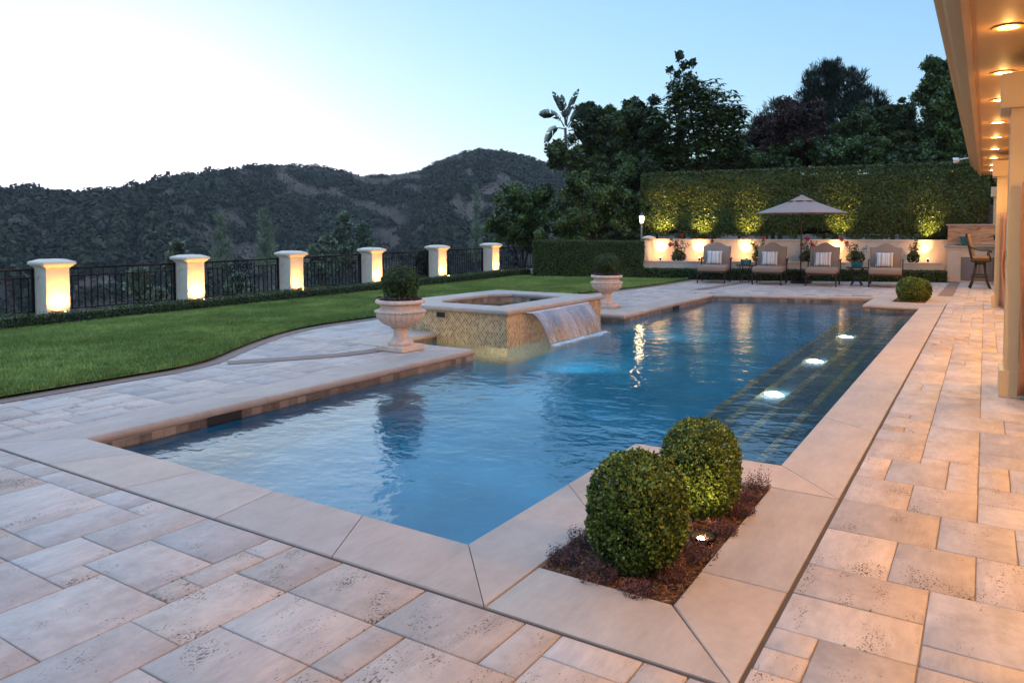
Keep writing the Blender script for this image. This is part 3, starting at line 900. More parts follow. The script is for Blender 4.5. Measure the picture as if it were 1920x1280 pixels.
for dx in (-.088, .088): mb.box((-6.78 + dx, 8.752, .27), (.014, .024, .10))
mb.box((-6.78, 8.752, .225), (.19, .024, .014)); mb.box((-6.78, 8.752, .315), (.19, .024, .014))
par(mb.build('overflow_frame', M['coping']), spa)
mb = MB(); mb.box((-6.6, 11.27, .28), (.3, .02, .08)); par(mb.build('overflow_opening', M['dark']), spa)
mb = MB(); mb.box((-5.60, 10.2, .322), (.12, 1.90, .012)); par(mb.build('spillway_lip', M['white_metal']), spa)
# falling sheet of water
m, nt, n, l, b = newmat('falling_water')
n.remove(b)
tc = n.new('ShaderNodeTexCoord')
mp = n.new('ShaderNodeMapping'); mp.inputs['Scale'].default_value = (.06, 1, .10)
l.new(tc.outputs['Object'], mp.inputs[0])
no = n.new('ShaderNodeTexNoise'); no.inputs['Scale'].default_value = 24; no.inputs['Detail'].default_value = 5; no.inputs['Roughness'].default_value = .65
l.new(mp.outputs[0], no.inputs['Vector'])
mp2 = n.new('ShaderNodeMapping'); mp2.inputs['Scale'].default_value = (.1, 1, .15)
l.new(tc.outputs['Object'], mp2.inputs[0])
no2 = n.new('ShaderNodeTexNoise'); no2.inputs['Scale'].default_value = 3.2; no2.inputs['Detail'].default_value = 3
l.new(mp2.outputs[0], no2.inputs['Vector'])
f = math_(n, l, 'ADD', math_(n, l, 'MULTIPLY', no.outputs[0], .7), math_(n, l, 'MULTIPLY', no2.outputs[0], .5))
mr = n.new('ShaderNodeMapRange'); mr.inputs[1].default_value = .52; mr.inputs[2].default_value = .78; mr.inputs[3].default_value = .10; mr.inputs[4].default_value = .50
l.new(f, mr.inputs[0])
tr = n.new('ShaderNodeBsdfTransparent'); tr.inputs[0].default_value = (.92, .95, .97, 1)
gs_ = n.new('ShaderNodeBsdfGlossy'); gs_.inputs['Roughness'].default_value = .12
df = n.new('ShaderNodeBsdfDiffuse'); df.inputs[0].default_value = (.60, .55, .60, 1)
bp = n.new('ShaderNodeBump'); bp.inputs['Strength'].default_value = 1; bp.inputs['Distance'].default_value = .02
l.new(f, bp.inputs['Height']); l.new(bp.outputs[0], gs_.inputs['Normal'])
fr = n.new('ShaderNodeFresnel'); fr.inputs['IOR'].default_value = 1.33; l.new(bp.outputs[0], fr.inputs['Normal'])
m1 = n.new('ShaderNodeMixShader'); m2 = n.new('ShaderNodeMixShader')
l.new(fr.outputs[0], m1.inputs[0]); l.new(tr.outputs[0], m1.inputs[1]); l.new(gs_.outputs[0], m1.inputs[2])
l.new(mr.outputs[0], m2.inputs[0]); l.new(m1.outputs[0], m2.inputs[1]); l.new(df.outputs[0], m2.inputs[2])
out = [q for q in n if q.type == 'OUTPUT_MATERIAL'][0]; l.new(m2.outputs[0], out.inputs['Surface'])
M['fall'] = m
rings = []
ny_ = 90
for t in np.linspace(0, 1, 16):
    xx = -5.585 + .34 * t; zz = .325 - (.325 - WZ + .02) * t ** 2.0
    row = []
    for j in range(ny_ + 1):
        yy = 9.27 + 1.83 * j / ny_
        yy = 10.185 + (yy - 10.185) * (1 - .06 * t)
        rip = (fbm(np.array([j * .22]), np.array([t * 1.2]), 4, 77)[0] - .47) * .06 * (.3 + t)
        row.append((xx + rip, yy + .01 * math.sin(j * 1.7 + t * 2), zz))
    rings.append(row)
mb = MB(); mb.loft(rings, cap=False, closed=False)
o = par(mb.build('falling_water', M['fall'], smooth=True), spa)
so = o.modifiers.new('thick', 'SOLIDIFY'); so.thickness = .004
# froth where the sheet lands
m, nt, n, l, b = newmat('water_froth')
setp(b, Base_Color=(.75, .85, .92, 1), Roughness=.4)
L = Leaves(3)
k = 2600
yy = rg.uniform(9.3, 11.12, k); xx = -5.225 + np.abs(rg.normal(0, .05, k)) * np.where(rg.uniform(size=k) < .75, 1, -.4) + .02 * np.sin(yy * 9)
L.add(np.stack([xx, yy, np.full(k, WZ + .002) + rg.uniform(0, .012, k)], 1), np.tile([0, 0, 1.0], (k, 1)), rg.uniform(.005, .018, (k, 1)), w=.5, jit=.5)
k = 900
tq = rg.uniform(.55, 1.0, k); yy = rg.uniform(9.3, 11.1, k)
L.add(np.stack([-5.585 + .34 * tq + rg.normal(0, .02, k), yy, .325 - .48 * tq ** 2 + rg.normal(0, .015, k)], 1), rg.normal(size=(k, 3)), .007, w=.5, jit=.5)
o = par(L.build('froth', m), spa)

# underwater lamps by the spa, then one spot just above the water
mbp = MB(); mbp.lathe([(.10, 0), (.10, .02), (.08, .03)], seg=24)
for (p_, q_, pw, dg, cl) in (((-5.35, 7.85, -.55), (-5.9, 8.9, -.35), 22, 120, (1, .97, .74)), ((-4.5, 8.6, -.8), (-5.2, 10.3, -.9), 30, 140, (.50, .80, 1)),
                             ((-4.9, 12.0, -.7), (-4.0, 14.8, -1.2), 14, 160, (.5, .85, .95))):  # last spot has no fitting, added to brighten the dark far water
    spot(p_, q_, pw, dg, cl, 1.0, .05, 'pool_glow')
spot((-6.62, 7.95, -.11), (-6.60, 8.76, .12), 3.5, 120, (1, .74, .26), 1.0, .08)  # added spot above the surface, stands in for light rising through the water
mbp.bm.free()

# ================================================================== URNS
def make_urn(loc, label):
    root = empty('stone_urn', loc, R(0))
    tag(root, label, 'urn', 'cast stone urns holding clipped box balls')
    mb = MB(); mb.box((0, 0, .031), (.43, .43, .062), bev=.006)
    mb.build('plinth', M['urn'], root)
    mb = MB()
    prof = [(.155, .063), (.165, .085), (.16, .11), (.135, .125), (.115, .14), (.092, .18), (.083, .23), (.088, .262), (.105, .268), (.108, .285), (.10, .292)]
    mb.lathe(prof, seg=40)
    mb.build('foot', M['urn'], root, angle=50)
    mb = MB()
    bowl = [(.10, .288), (.15, .305), (.205, .335), (.25, .375), (.283, .42), (.30, .46), (.302, .475)]
    def mod(a, z): return 1 + .075 * abs(math.cos(a * 13)) ** .6 * math.sin(math.pi * min(1, max(0, (z - .285) / .2)))
    mb.lathe(bowl, seg=156, mod=mod)
    mb.lathe([(.295, .474), (.312, .482), (.312, .50), (.295, .512), (.262, .525), (.252, .545), (.252, .572), (.262, .584), (.30, .590), (.314, .60), (.316, .622), (.306, .638), (.275, .640), (.265, .60)], seg=64)
    mb.build('bowl', M['urn'], root, angle=40)
    mb = MB()
    for k in range(44):
        a = 2 * math.pi * k / 44
        mb.sph((.314 * math.cos(a), .314 * math.sin(a), .491), .0155, u=8, v=6)
    mb.build('beading', M['urn'], root, smooth=True)
    mb = MB()
    for k in range(20):
        a = 2 * math.pi * k / 20
        mb.sph((.108 * math.cos(a), .108 * math.sin(a), .277), .012, u=8, v=6)
    mb.build('beading', M['urn'], root, smooth=True)
    mb = MB(); mb.lathe([(.262, .58), (.262, .615)], seg=32); mb.build('soil', M['mulch'], root)
    return root
def ball(name, c, r, n, size, mat, seed, p=2.4, core=.74, parent=None):
    L = Leaves(seed)
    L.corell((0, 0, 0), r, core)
    d = nrmz(L.rg.normal(size=(n, 3))); q = (np.abs(d) ** p).sum(1, keepdims=True) ** (1 / p)
    s1 = fbm(d[:, 0] * 3 + 9 + seed, d[:, 1] * 3 + d[:, 2] * 2.3 + 9, 3, seed) - .45
    s2 = fbm(d[:, 0] * 11 + 30 + d[:, 2] * 5, d[:, 1] * 11 + d[:, 2] * 8 + 30, 3, seed + 3) - .45
    k = (1 + .05 * s1 + .15 * s2)[:, None] * (1 - L.rg.uniform(0, 1, (n, 1)) ** 2 * .20)
    P = d / q * np.array(r) * k
    tt = np.clip(.42 + 1.6 * s2 + .5 * s1 + L.rg.uniform(-.28, .32, n) + .12 * d[:, 2], .05, 1)  # tint paints shade into the gaps and light onto the top
    D = d + np.array([0, 0, .6])
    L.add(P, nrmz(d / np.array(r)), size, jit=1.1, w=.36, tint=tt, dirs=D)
    k2 = n // 25
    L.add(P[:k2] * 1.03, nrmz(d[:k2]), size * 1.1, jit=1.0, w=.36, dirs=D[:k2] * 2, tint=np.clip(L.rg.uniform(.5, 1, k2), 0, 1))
    o = L.build(name, mat, parent); o.location = c
    return o
def collar(c, r, n, seed, mat):
    L = Leaves(seed)
    a = L.rg.uniform(0, 2 * np.pi, n); q = r * L.rg.uniform(.6, 1.06, n)
    P = np.stack([q * np.cos(a), q * np.sin(a), L.rg.uniform(-.01, .035, n)], 1)
    L.add(P, np.tile([0, 0, 1.0], (n, 1)), .03, jit=1.0)
    o = L.build('trailing_groundcover', mat); o.location = c
    return o
for i, (loc, lab, lab2, lab3) in enumerate((((-6.26, 7.24, 0), 'carved stone urn on the near coping corner left of the spa', 'round clipped box ball in the urn left of the spa', 'purple groundcover around the box ball in the urn left of the spa'),
                                      ((-6.38, 13.62, 0), 'carved stone urn beyond the spa, near the dark clipped hedge', 'round clipped box ball in the urn beyond the spa', 'purple groundcover around the box ball in the urn beyond the spa'))):
    if i == 0: u0 = make_urn(loc, lab)
    else:
        u1 = copy_tree(u0); u1.location = loc; tag(u1, lab); u1.rotation_euler.z = .05
    o = ball('box_ball', (loc[0], loc[1], .845), (.215 + .015 * i, .215 + .015 * i, .22), 5200, .021, M['box_dark'], 40 + i)
    tag(o, lab2, 'topiary', 'clipped box balls in the two urns')
    o = collar((loc[0], loc[1], .635), .27, 700, 50 + i, M['plum_cover'])
    tag(o, lab3, 'groundcover', 'groundcover in the two urns')

# ================================================================== PLANTING POCKETS
mb = MB()
rgm = np.random.default_rng(2)
mb.poly([(-1.68, 2.82, -.022), (-1.01, 2.82, -.022), (-1.01, 4.51, -.022), (-1.68, 4.51, -.022)])
o = mb.build('near_planting_bed', M['mulch']); tag(o, kind='structure')
mb = MB(); mb.poly([(-1.7, 17.9, -.02), (-1.03, 17.9, -.02), (-1.03, 19.95, -.02), (-1.7, 19.95, -.02)])
o = mb.build('far_planting_bed', M['mulch']); tag(o, kind='structure')
# loose bark
k = 5200
V = []; Fs = []; T = []
L = Leaves(61)
P = np.stack([rgm.uniform(-1.65, -1.03, k), rgm.uniform(2.85, 4.48, k), rgm.uniform(-.02, .004, k)], 1)
L.add(P, np.tile([0, 0, 1.], (k, 1)), .032, w=.12, jit=.45, curl=.02)
P = np.stack([rgm.uniform(-1.66, -1.06, k // 4), rgm.uniform(18.0, 19.9, k // 4), rgm.uniform(-.018, .004, k // 4)], 1)
L.add(P, np.tile([0, 0, 1.], (k // 4, 1)), .05, w=.15, jit=.45, curl=.02)
M['chips'] = foliage('bark_chips', (.07, .030, .016), (.27, .125, .062), core=(.02, .01, .006), rough=.85, spec=.2)
tag(L.build('bark_mulch', M['chips']), 'loose brown bark mulch in the planting pockets', 'mulch', kind='stuff')

for i, (c, r, lab, n_, sz_) in enumerate((
    ((-1.315, 3.15, .225), (.216, .216, .262), 'nearest large round clipped box ball beside the pool', 22000, .0155),
    ((-1.275, 3.93, .225), (.202, .202, .252), 'slightly smaller box ball with the spotlight at its foot, behind the nearest one', 17000, .0155),
    ((-1.36, 18.45, .235), (.27, .27, .275), 'front box ball of the pair in the far pool corner pocket', 4500, .034),
    ((-1.20, 18.95, .21), (.22, .22, .24), 'rear box ball of the pair in the far pool corner pocket', 4000, .034))):
    o = ball('box_ball', c, r, n_, sz_, M['box'], 70 + i, p=2.5 if i < 2 else 2.1)
    tag(o, lab, 'topiary', 'clipped box balls in the poolside pockets')
# purple heathery plants round the balls
def tuft(loc, rad, hgt, n, seed, label, grp, mat, sz=.02):
    L = Leaves(seed); rg2 = L.rg
    ns = n // 14
    a = rg2.uniform(0, 2 * np.pi, ns); q = rad * np.sqrt(rg2.uniform(0, 1, ns))
    bx, by = q * np.cos(a), q * np.sin(a)
    P, N_ = [], []
    for i in range(ns):
        h_ = hgt * (1 - .45 * (q[i] / rad) ** 2) * rg2.uniform(.6, 1.1)
        tilt = .35 * q[i] / rad
        s_ = np.linspace(.12, 1, 14)[:, None]
        pts = np.array([bx[i], by[i], 0]) + s_ * h_ * np.array([math.cos(a[i]) * tilt + rg2.normal() * .15, math.sin(a[i]) * tilt + rg2.normal() * .15, 1])
        P.append(pts + rg2.normal(0, .004, (14, 3)))
    P = np.concatenate(P)
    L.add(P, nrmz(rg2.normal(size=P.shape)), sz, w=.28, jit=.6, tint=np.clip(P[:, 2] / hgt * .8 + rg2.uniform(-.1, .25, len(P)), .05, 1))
    o = L.build('purple_shrublet', mat); o.location = loc
    tag(o, label, 'plant', grp)
    return o
spots = [((-1.60, 2.98), .09, .07, 'purple shrublet at the near left corner of the near pocket'),
         ((-1.60, 3.18), .08, .10, 'taller purple shrublet at the left edge of the nearest box ball'),
         ((-1.40, 2.90), .11, .08, 'purple shrublet in front of the nearest box ball'),
         ((-1.19, 2.87), .09, .055, 'low dull shrublet at the front right of the near pocket'),
         ((-1.13, 3.08), .09, .08, 'purple shrublet right of the nearest box ball, by the pocket edge'),
         ((-1.09, 3.36), .10, .07, 'dark shrublet just in front of the sunken spotlight'),
         ((-1.08, 3.68), .09, .08, 'purple shrublet just behind the sunken spotlight'),
         ((-1.07, 3.98), .085, .085, 'purple shrublet right of the rear ball at the pocket edge'),
         ((-1.10, 4.20), .08, .06, 'low shrublet behind the rear ball of the near pocket'),
         ((-1.08, 4.40), .065, .13, 'upright purple shrublet in the far right corner of the near pocket')]
for i, ((x_, y_), r_1, h_1, lab) in enumerate(spots):
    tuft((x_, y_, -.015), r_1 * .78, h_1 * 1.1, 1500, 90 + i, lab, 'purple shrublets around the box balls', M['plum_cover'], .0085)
# well light between the balls
wl_ = empty('well_light', (-1.135, 3.55, -.01))
tag(wl_, 'sunken black well light with lit bulb between the two near box balls', 'garden light')
mb = MB(); mb.lathe([(.048, -.02), (.058, -.005), (.062, .022), (.055, .024), (.048, .0), (.044, -.018)], seg=28); mb.build('housing', M['iron'], wl_, angle=40)
mb = MB(); mb.sph((-.01, 0, .006), .018, (1, 1, .6)); mb.build('bulb', M['lamp_warm'], wl_, smooth=True)
spot((-1.13, 3.54, .035), (-1.27, 3.76, .30), 4.5, 110, (1, .72, .34), 1.0, .01)

# ================================================================== FENCE PILLARS, RAILINGS, LOW HEDGE
PY = [3.9, 6.76, 9.46, 12.12, 14.86, 17.7, 20.57, 24.2]
PG = [-.09, -.08, -.07, -.045, -.015, .01, .04, .05]
PX_ = -13.65
def make_pillar():
    root = empty('fence_pillar', (PX_, 0, 0))
    tag(root, 'x', 'pillar', 'cream pillars of the garden fence')
    w = .39; H = .93
    mb = MB()
    # shaft with a recessed shouldered panel on the front (+x) and side (-y)
    def face_panel(O, A, N_):
        # O bottom left corner, A unit along the face, N_ outward
        O, A, N_ = Vector(O), Vector(A), Vector(N_); Z = Vector((0, 0, 1))
        def p(s, z, d=0): return O + A * s + Z * z - N_ * d
        L0, R0, B0, T0 = .075, w - .075, .10, H - .13
        sh = .055
        inn = [(L0, B0), (R0, B0), (R0, T0 - sh)]
        for k in range(1, 6): an = k / 6 * math.pi / 2; inn.append((R0 - sh * math.sin(an), T0 - sh * math.cos(an)))
        inn += [(R0 - sh, T0), (L0 + sh, T0)]
        for k in range(1, 6): an = (1 - k / 6) * math.pi / 2; inn.append((L0 + sh * math.sin(an), T0 - sh * math.cos(an)))
        inn += [(L0, T0 - sh)]
        front = [mb.bm.verts.new(p(*q)) for q in inn]; back = [mb.bm.verts.new(p(*q, .016)) for q in inn]
        m_ = len(inn)
        for i in range(m_): mb.bm.faces.new((front[i], front[(i + 1) % m_], back[(i + 1) % m_], back[i]))
        mb.bm.faces.new(back)
        c4 = [mb.bm.verts.new(p(*q)) for q in ((0, 0), (w, 0), (w, H), (0, H))]
        # frame faces between outer rectangle and the opening
        e = mb.bm.faces.new
        e((c4[0], c4[1], front[1], front[0]))
        right = [front[i] for i in range(1, 9)]
        e([c4[1], c4[2]] + right[::-1])
        e((c4[2], c4[3], front[9], front[8]))
        left = [front[i] for i in range(9, m_)] + [front[0]]
        e([c4[3], c4[0]] + left[::-1])
    face_panel((0, 0, 0), (0, 1, 0), (1, 0, 0))
    face_panel((-w, 0, 0), (1, 0, 0), (0, -1, 0))
    mb.poly([(-w, 0, 0), (-w, w, 0), (-w, w, H), (-w, 0, H)]); mb.poly([(-w, w, 0), (0, w, 0), (0, w, H), (-w, w, H)])
    mb.build('shaft', M['pillar'], root)
    mb = MB()
    c = (-w / 2, w / 2)
    rings = []
    for hw, z in ((.197, .928), (.210, .932), (.212, .948), (.225, .955), (.245, .972), (.25, .985), (.272, .99), (.276, 1.005), (.276, 1.03), (.262, 1.045), (.15, 1.085), (.0, 1.09)):
        hw = max(hw, .01)
        rings.append([(c[0] + sx_ * hw, c[1] + sy_ * hw, z) for sx_, sy_ in ((-1, -1), (1, -1), (1, 1), (-1, 1))])
    mb.loft(rings); mb.build('cap', M['pillar'], root)
    return root
plab = ['fence pillar nearest the camera, outside the left edge', 'nearest floodlit cream fence pillar, at the far left of the photo',
        'second floodlit fence pillar from the left, by the first scrolled railing', 'third floodlit fence pillar from the left, right of the first scrolled railing',
        'fourth floodlit fence pillar, partly behind the box ball of the near urn', 'fifth floodlit fence pillar, right of the second scrolled railing',
        'sixth and farthest fully visible floodlit fence pillar, left of the dark hedge', 'last fence pillar with only its cap showing above the dark hedge']
p0 = None
flights = None
def make_bullet():
    root = empty('garden_spotlight')
    mb = MB(); mb.bar((0, 0, 0), (0, 0, .06), .008); mb.build('stake', M['iron'], root)
    mb = MB(); mb.bar((0, 0, .06), (-.03, 0, .14), .028, 12, .034); mb.build('housing', M['iron'], root, angle=40)
    mb = MB(); mb.lathe([(.026, 0), (.026, .004)], seg=16); o = mb.build('lens', M['lamp_warm'], root)
    o.location = (-.031, 0, .142); o.rotation_euler = (0, R(-20), 0)
    return root
b0 = None
for i in range(1, 8):
    if p0 is None: o = p0 = make_pillar()
    else: o = copy_tree(p0)
    o.location = (PX_, PY[i] - .195, PG[i]); tag(o, plab[i])
    if i < 7:
        if b0 is None: s_ = b0 = make_bullet()
        else: s_ = copy_tree(b0)
        s_.location = (PX_ + .24, PY[i] + .01, PG[i] + .03)
        tag(s_, 'black ground spotlight in the low hedge below the %s fence pillar' % ['', 'nearest floodlit', 'second floodlit', 'third floodlit', 'fourth floodlit', 'fifth floodlit', 'sixth floodlit'][i], 'garden light', 'spotlights below the fence pillars')
        spot((PX_ + .20, PY[i] + .01, PG[i] + .20), (PX_ - .10, PY[i], PG[i] + .72), 28, 140, (1, .50, .12), 1.0, .02)
        spot((-13.13, PY[i] - .02, PG[i] + .035), (-13.22, PY[i] - .02, PG[i] + .20), .5, 130, (1, .62, .22), 1.0, .01)  # extra spot without a fitting, brightens hedge leaves into glints

# railings
FX = -14.02
def make_rail(L_, scroll):
    root = empty('iron_railing', (FX, 0, 0))
    tag(root, 'x', 'railing', 'wrought iron railing panels between the pillars')
    tb = .90; md = .76; bt = .17
    rails = []
    for nm, z, t in (('top_rail', tb, .035), ('middle_rail', md, .022), ('bottom_rail', bt, .022)):
        if nm == 'middle_rail' and scroll:
            mb = MB(); mb.box((0, .03 + (L_ / 2 - .48) / 2, z), (.025, L_ / 2 - .48, t)); mb.build(nm, M['iron'], root)
            mb = MB(); mb.box((0, L_ - .03 - (L_ / 2 - .48) / 2, z), (.025, L_ / 2 - .48, t))
        else:
            mb = MB(); mb.box((0, L_ / 2, z), (.03, L_, t))
        mb.build(nm, M['iron'], root)
    for y_ in (.02, L_ - .02):
        mb = MB(); mb.box((0, y_, .46), (.04, .04, .92)); mb.build('post', M['iron'], root)
    nb = int(L_ / .118)
    base = None
    for k in range(nb):
        y_ = .03 + (k + .5) * (L_ - .06) / nb
        top = md
        if scroll and abs(y_ - L_ / 2) < .46: top = .74 - .55 * max(0, 1 - abs(y_ - L_ / 2) / .40)
        mb = MB(); mb.box((0, y_, (bt + top) / 2), (.017, .017, top - bt))
        if top > .7:
            kz = (.62, .46, .30)[k % 3]
            mb.sph((0, y_, kz), .014, u=8, v=6)
            if k % 3 == 0: mb.sph((0, y_, .27), .014, u=8, v=6)
            if not scroll and k % 2 == 0: mb.box((0, y_, (md + tb) / 2), (.013, .013, tb - md))
            if scroll and k % 3 == 0: mb.box((0, y_, (md + tb) / 2), (.013, .013, tb - md))
        mb.build('baluster', M['iron'], root)
    if scroll:
        mb = MB()
        def spiral(cy, cz, r, turn, a0, sgn):
            pts = []
            for q in range(34):
                f_ = q / 33; rr_ = r * (1 - .82 * f_)
                a = a0 + sgn * f_ * turn
                pts.append((0, cy + rr_ * math.cos(a), cz + rr_ * math.sin(a)))
            return pts
        c_ = L_ / 2
        for sg in (-1, 1):
            a0 = math.pi / 2
            mb.tube(spiral(c_ + sg * .37, .785, .085, 9.5, a0, -sg * -1), .011, 6)
            mb.tube(spiral(c_ + sg * .15, .755, .125, 10.5, a0, -sg * -1), .013, 6)
            mb.tube(spiral(c_ + sg * .115, .515, .095, 10, a0, -sg * -1), .012, 6)
            mb.tube(spiral(c_ + sg * .07, .315, .065, 9, a0, -sg * -1), .010, 6)
            mb.tube([(0, c_ + sg * .46, .76), (0, c_ + sg * .30, .70), (0, c_ + sg * .2, .58), (0, c_ + sg * .12, .42), (0, c_ + sg * .02, .22)], .010, 6)
        mb.bar((0, c_, .88), (0, c_, .20), .009)
        mb.build('scrollwork', M['iron'], root)
    return root
rlab = ['plain iron railing at the left edge, left of the nearest pillar', 'plain iron railing between the first and second visible pillars', 'iron railing with scrollwork between the second and third visible pillars',
        'plain iron railing between the third and fourth visible pillars', 'iron railing with scrollwork behind the box ball, between fourth and fifth pillars',
        'plain iron railing between the fifth and sixth visible pillars', 'iron railing with scrollwork between the sixth pillar and the dark hedge']
protoR = {}
for i in range(7):
    y0, y1 = PY[i] + .22, PY[i + 1] - .22
    L_ = y1 - y0
    sc = i in (2, 4, 6)
    o = make_rail(L_, sc)
    o.location = (FX, y0, PG[i])
    o.rotation_euler = (math.asin((PG[i + 1] - PG[i]) / L_), 0, 0)
    tag(o, rlab[i])
mb = MB()
for i in range(7):
    y0, y1 = PY[i] + .22, PY[i + 1] - .22
    z0, z1 = PG[i] + .085, PG[i + 1] + .085
    xa, xb = FX - .10, FX + .12
    mb.loft([[(xa, y0, z0 - .3), (xb, y0, z0 - .3), (xb, y0, z0), (xa, y0, z0)], [(xa, y1, z1 - .3), (xb, y1, z1 - .3), (xb, y1, z1), (xa, y1, z1)]])
tag(mb.build('low_kerb_wall', M['pillar']), 'low pale kerb wall under the iron railings', 'wall')

# low clipped hedge in front of the fence
L = Leaves(17)
HXF, HXB, HH = -13.08, -13.50, .20
n_ = 30000
y = rg.uniform(2.0, 21.9, n_)
g_ = np.interp(y, PY, PG)
wob = (fbm(y * .9, y * 0 + 3, 3, 5) - .45) * .10
hh = HH + wob * .5 + (fbm(y * 5, y * 0 + 7, 2, 15) - .4) * .05
top = rg.uniform(size=n_) < .5
x = np.where(top, rg.uniform(HXB, HXF, n_), HXF + wob * .4 + rg.uniform(-.04, .02, n_))
z = np.where(top, g_ + hh + rg.uniform(-.03, .015, n_), g_ + rg.uniform(0, 1, n_) * hh)
gap = np.zeros(n_, bool)
for i in range(1, 7): gap |= (np.abs(y - PY[i] + .02) < .05) & (z < g_ + .11) & (z > g_ + .03)
N_ = np.where(top[:, None], [0, 0, 1.], [1., 0, .1])
L.add(np.stack([x, y, z], 1)[~gap], N_[~gap], .03, jit=.8, w=.4)
gy = np.linspace(2, 21.9, 40); gg = np.interp(gy, PY, PG)
V = []
for y_, g1 in zip(gy, gg):
    V += [[HXF - .03, y_, g1 - .05], [HXF - .03, y_, g1 + HH - .035], [HXB, y_, g1 + HH - .035], [HXB, y_, g1 - .05]]
Fq = []
for i in range(39):
    for k in range(3): Fq.append([i * 4 + k, i * 4 + k + 1, i * 4 + 4 + k + 1, i * 4 + 4 + k])
L.solid(V, Fq)
tag(L.build('low_hedge', M['box_dark']), 'long low clipped hedge along the lawn in front of the pillars', 'hedge')

# ================================================================== FAR GARDEN: rows follow the skewed line of the retaining wall
RO = Vector((-9.08, 22.26, 0)); RA = R(24.4)
RU = Vector((math.cos(RA), math.sin(RA), 0)); RN = Vector((-math.sin(RA), math.cos(RA), 0))
def row(s, n, z=0.0): return RO + RU * s + RN * n + Vector((0, 0, z))
ROWLEN = 8.93
# low hedge
L = Leaves(23)
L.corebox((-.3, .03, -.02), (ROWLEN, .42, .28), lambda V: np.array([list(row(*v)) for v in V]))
hz = .33
fn = (-RN.x, -RN.y, 0); fn = (RN.x * -1, RN.y * -1, 0)
L.face(tuple(row(-.3, 0)), tuple(RU * (ROWLEN + .3)), (0, 0, hz), fn, 9000, .045, jit=.8, w=.35)
L.face(tuple(row(-.3, 0, hz)), tuple(RU * (ROWLEN + .3)), tuple(RN * .45), (0, 0, 1), 7000, .045, depth=.03, jit=.8, w=.35)
L.face(tuple(row(ROWLEN, 0)), tuple(RN * .45), (0, 0, hz), tuple(RU), 500, .045, jit=.8, w=.35)
tag(L.build('low_hedge', M['box_dark']), 'low clipped hedge at the foot of the planter wall behind the chairs', 'hedge')
# planter wall
def u_to_s(u, n):
    # where the pixel column meets the row line at depth n
    r = CM @ np.array([u - 960, 0.0, -F_PX]); d = Vector((r[0], r[1], 0)).normalized()
    o = RO + RN * n
    # o + RU s = d t
    det = RU.x * (-d.y) - (-d.x) * RU.y
    return ((-o.x) * (-d.y) - (-d.x) * (-o.y)) / det
SR = u_to_s(1222, 1.42)
SL0 = u_to_s(1205, .50)
pw = empty('planter_wall', tuple(RO))
tag(pw, 'cream stucco retaining wall with raised planting ledge behind the lounge chairs', 'wall')
def rbox(mb, s0, s1, n0, n1, z0, z1):
    mb.prism([tuple(row(s0, n0))[:2], tuple(row(s1, n0))[:2], tuple(row(s1, n1))[:2], tuple(row(s0, n1))[:2]], z0, z1)
WT = 1.22
mb = MB(); rbox(mb, SL0, 9.0, .50, .68, -.1, .53); rbox(mb, SL0, 9.0, .482, .705, .531, .56)
par(mb.build('low_wall', M['stucco']), pw)
mb = MB(); rbox(mb, SR - .2, 9.6, 1.42, 1.62, -.1, WT); rbox(mb, SR - .22, 9.6, 1.395, 1.645, WT + .001, WT + .045)
par(mb.build('tall_wall', M['stucco']), pw)
mb = MB(); mb.prism([tuple(row(*q))[:2] for q in ((SL0 - .13, .72), (SL0 - .02, .72), (SR - .002, 1.418), (SR - .2, 1.418))], -.1, WT); par(mb.build('return_wall', M['stucco']), pw)
mb = MB(); rbox(mb, SR + .01, 9.0, .682, 1.418, -.05, .52); par(mb.build('planter_soil', M['mulch']), pw)
mb = MB()
c_ = row(SR - .1, 1.5)
rings = []
for hw, z in ((.19, WT + .046), (.21, WT + .07), (.21, WT + .10), (.05, WT + .15)):
    rings.append([tuple(c_ + RU * (sx_ * hw) + RN * (sy_ * hw) + Vector((0, 0, z))) for sx_, sy_ in ((-1, -1), (1, -1), (1, 1), (-1, 1))])
mb.loft(rings); par(mb.build('pier_cap', M['pillar']), pw)

# uplights in the planter: they wash the wall; added spots behind it light the hedge
ups = [(1238, 1.0, 'leftmost'), (1311, 1.0, 'second from left, beside the first rose'), (1400, .9, 'third, behind the left side table'), (1573, .8, 'fourth, behind the third chair'), (1740, .8, 'rightmost, right of the last chair')]
for i, (u, pwr, lab) in enumerate(ups):
    s = u_to_s(u, .98)
    q = row(s, .98, .52)
    o = copy_tree(b0); o.location = q; o.rotation_euler.z = RA + R(-90)
    tag(o, 'black garden spotlight in the wall planter, ' + lab, 'garden light', 'uplights in the wall planter')
    tl = 1.24
    spot(tuple(q + RN * .05 + Vector((0, 0, .17))), tuple(row(s + .06, 1.60, tl)), 55 * pwr, 56, (1, .62, .24), .9, .02)
    spot(tuple(q + RN * -.05 + Vector((0, 0, .18))), tuple(row(s + .06, 1.60, .95)), 11, 165, (1, .50, .18), 1.0, .02)  # added wide spot, spreads a warm wash over the whole wall
    q2 = row(u_to_s(u + 4, 1.70), 1.70, 1.10)
    spot(tuple(q2), tuple(row(u_to_s(u + 4, 1.72) + .08, 2.22, 2.0)), 150 * pwr, 66, (1, .66, .22), 1.0, .04)  # added unseen spot behind the wall, lights the hedge

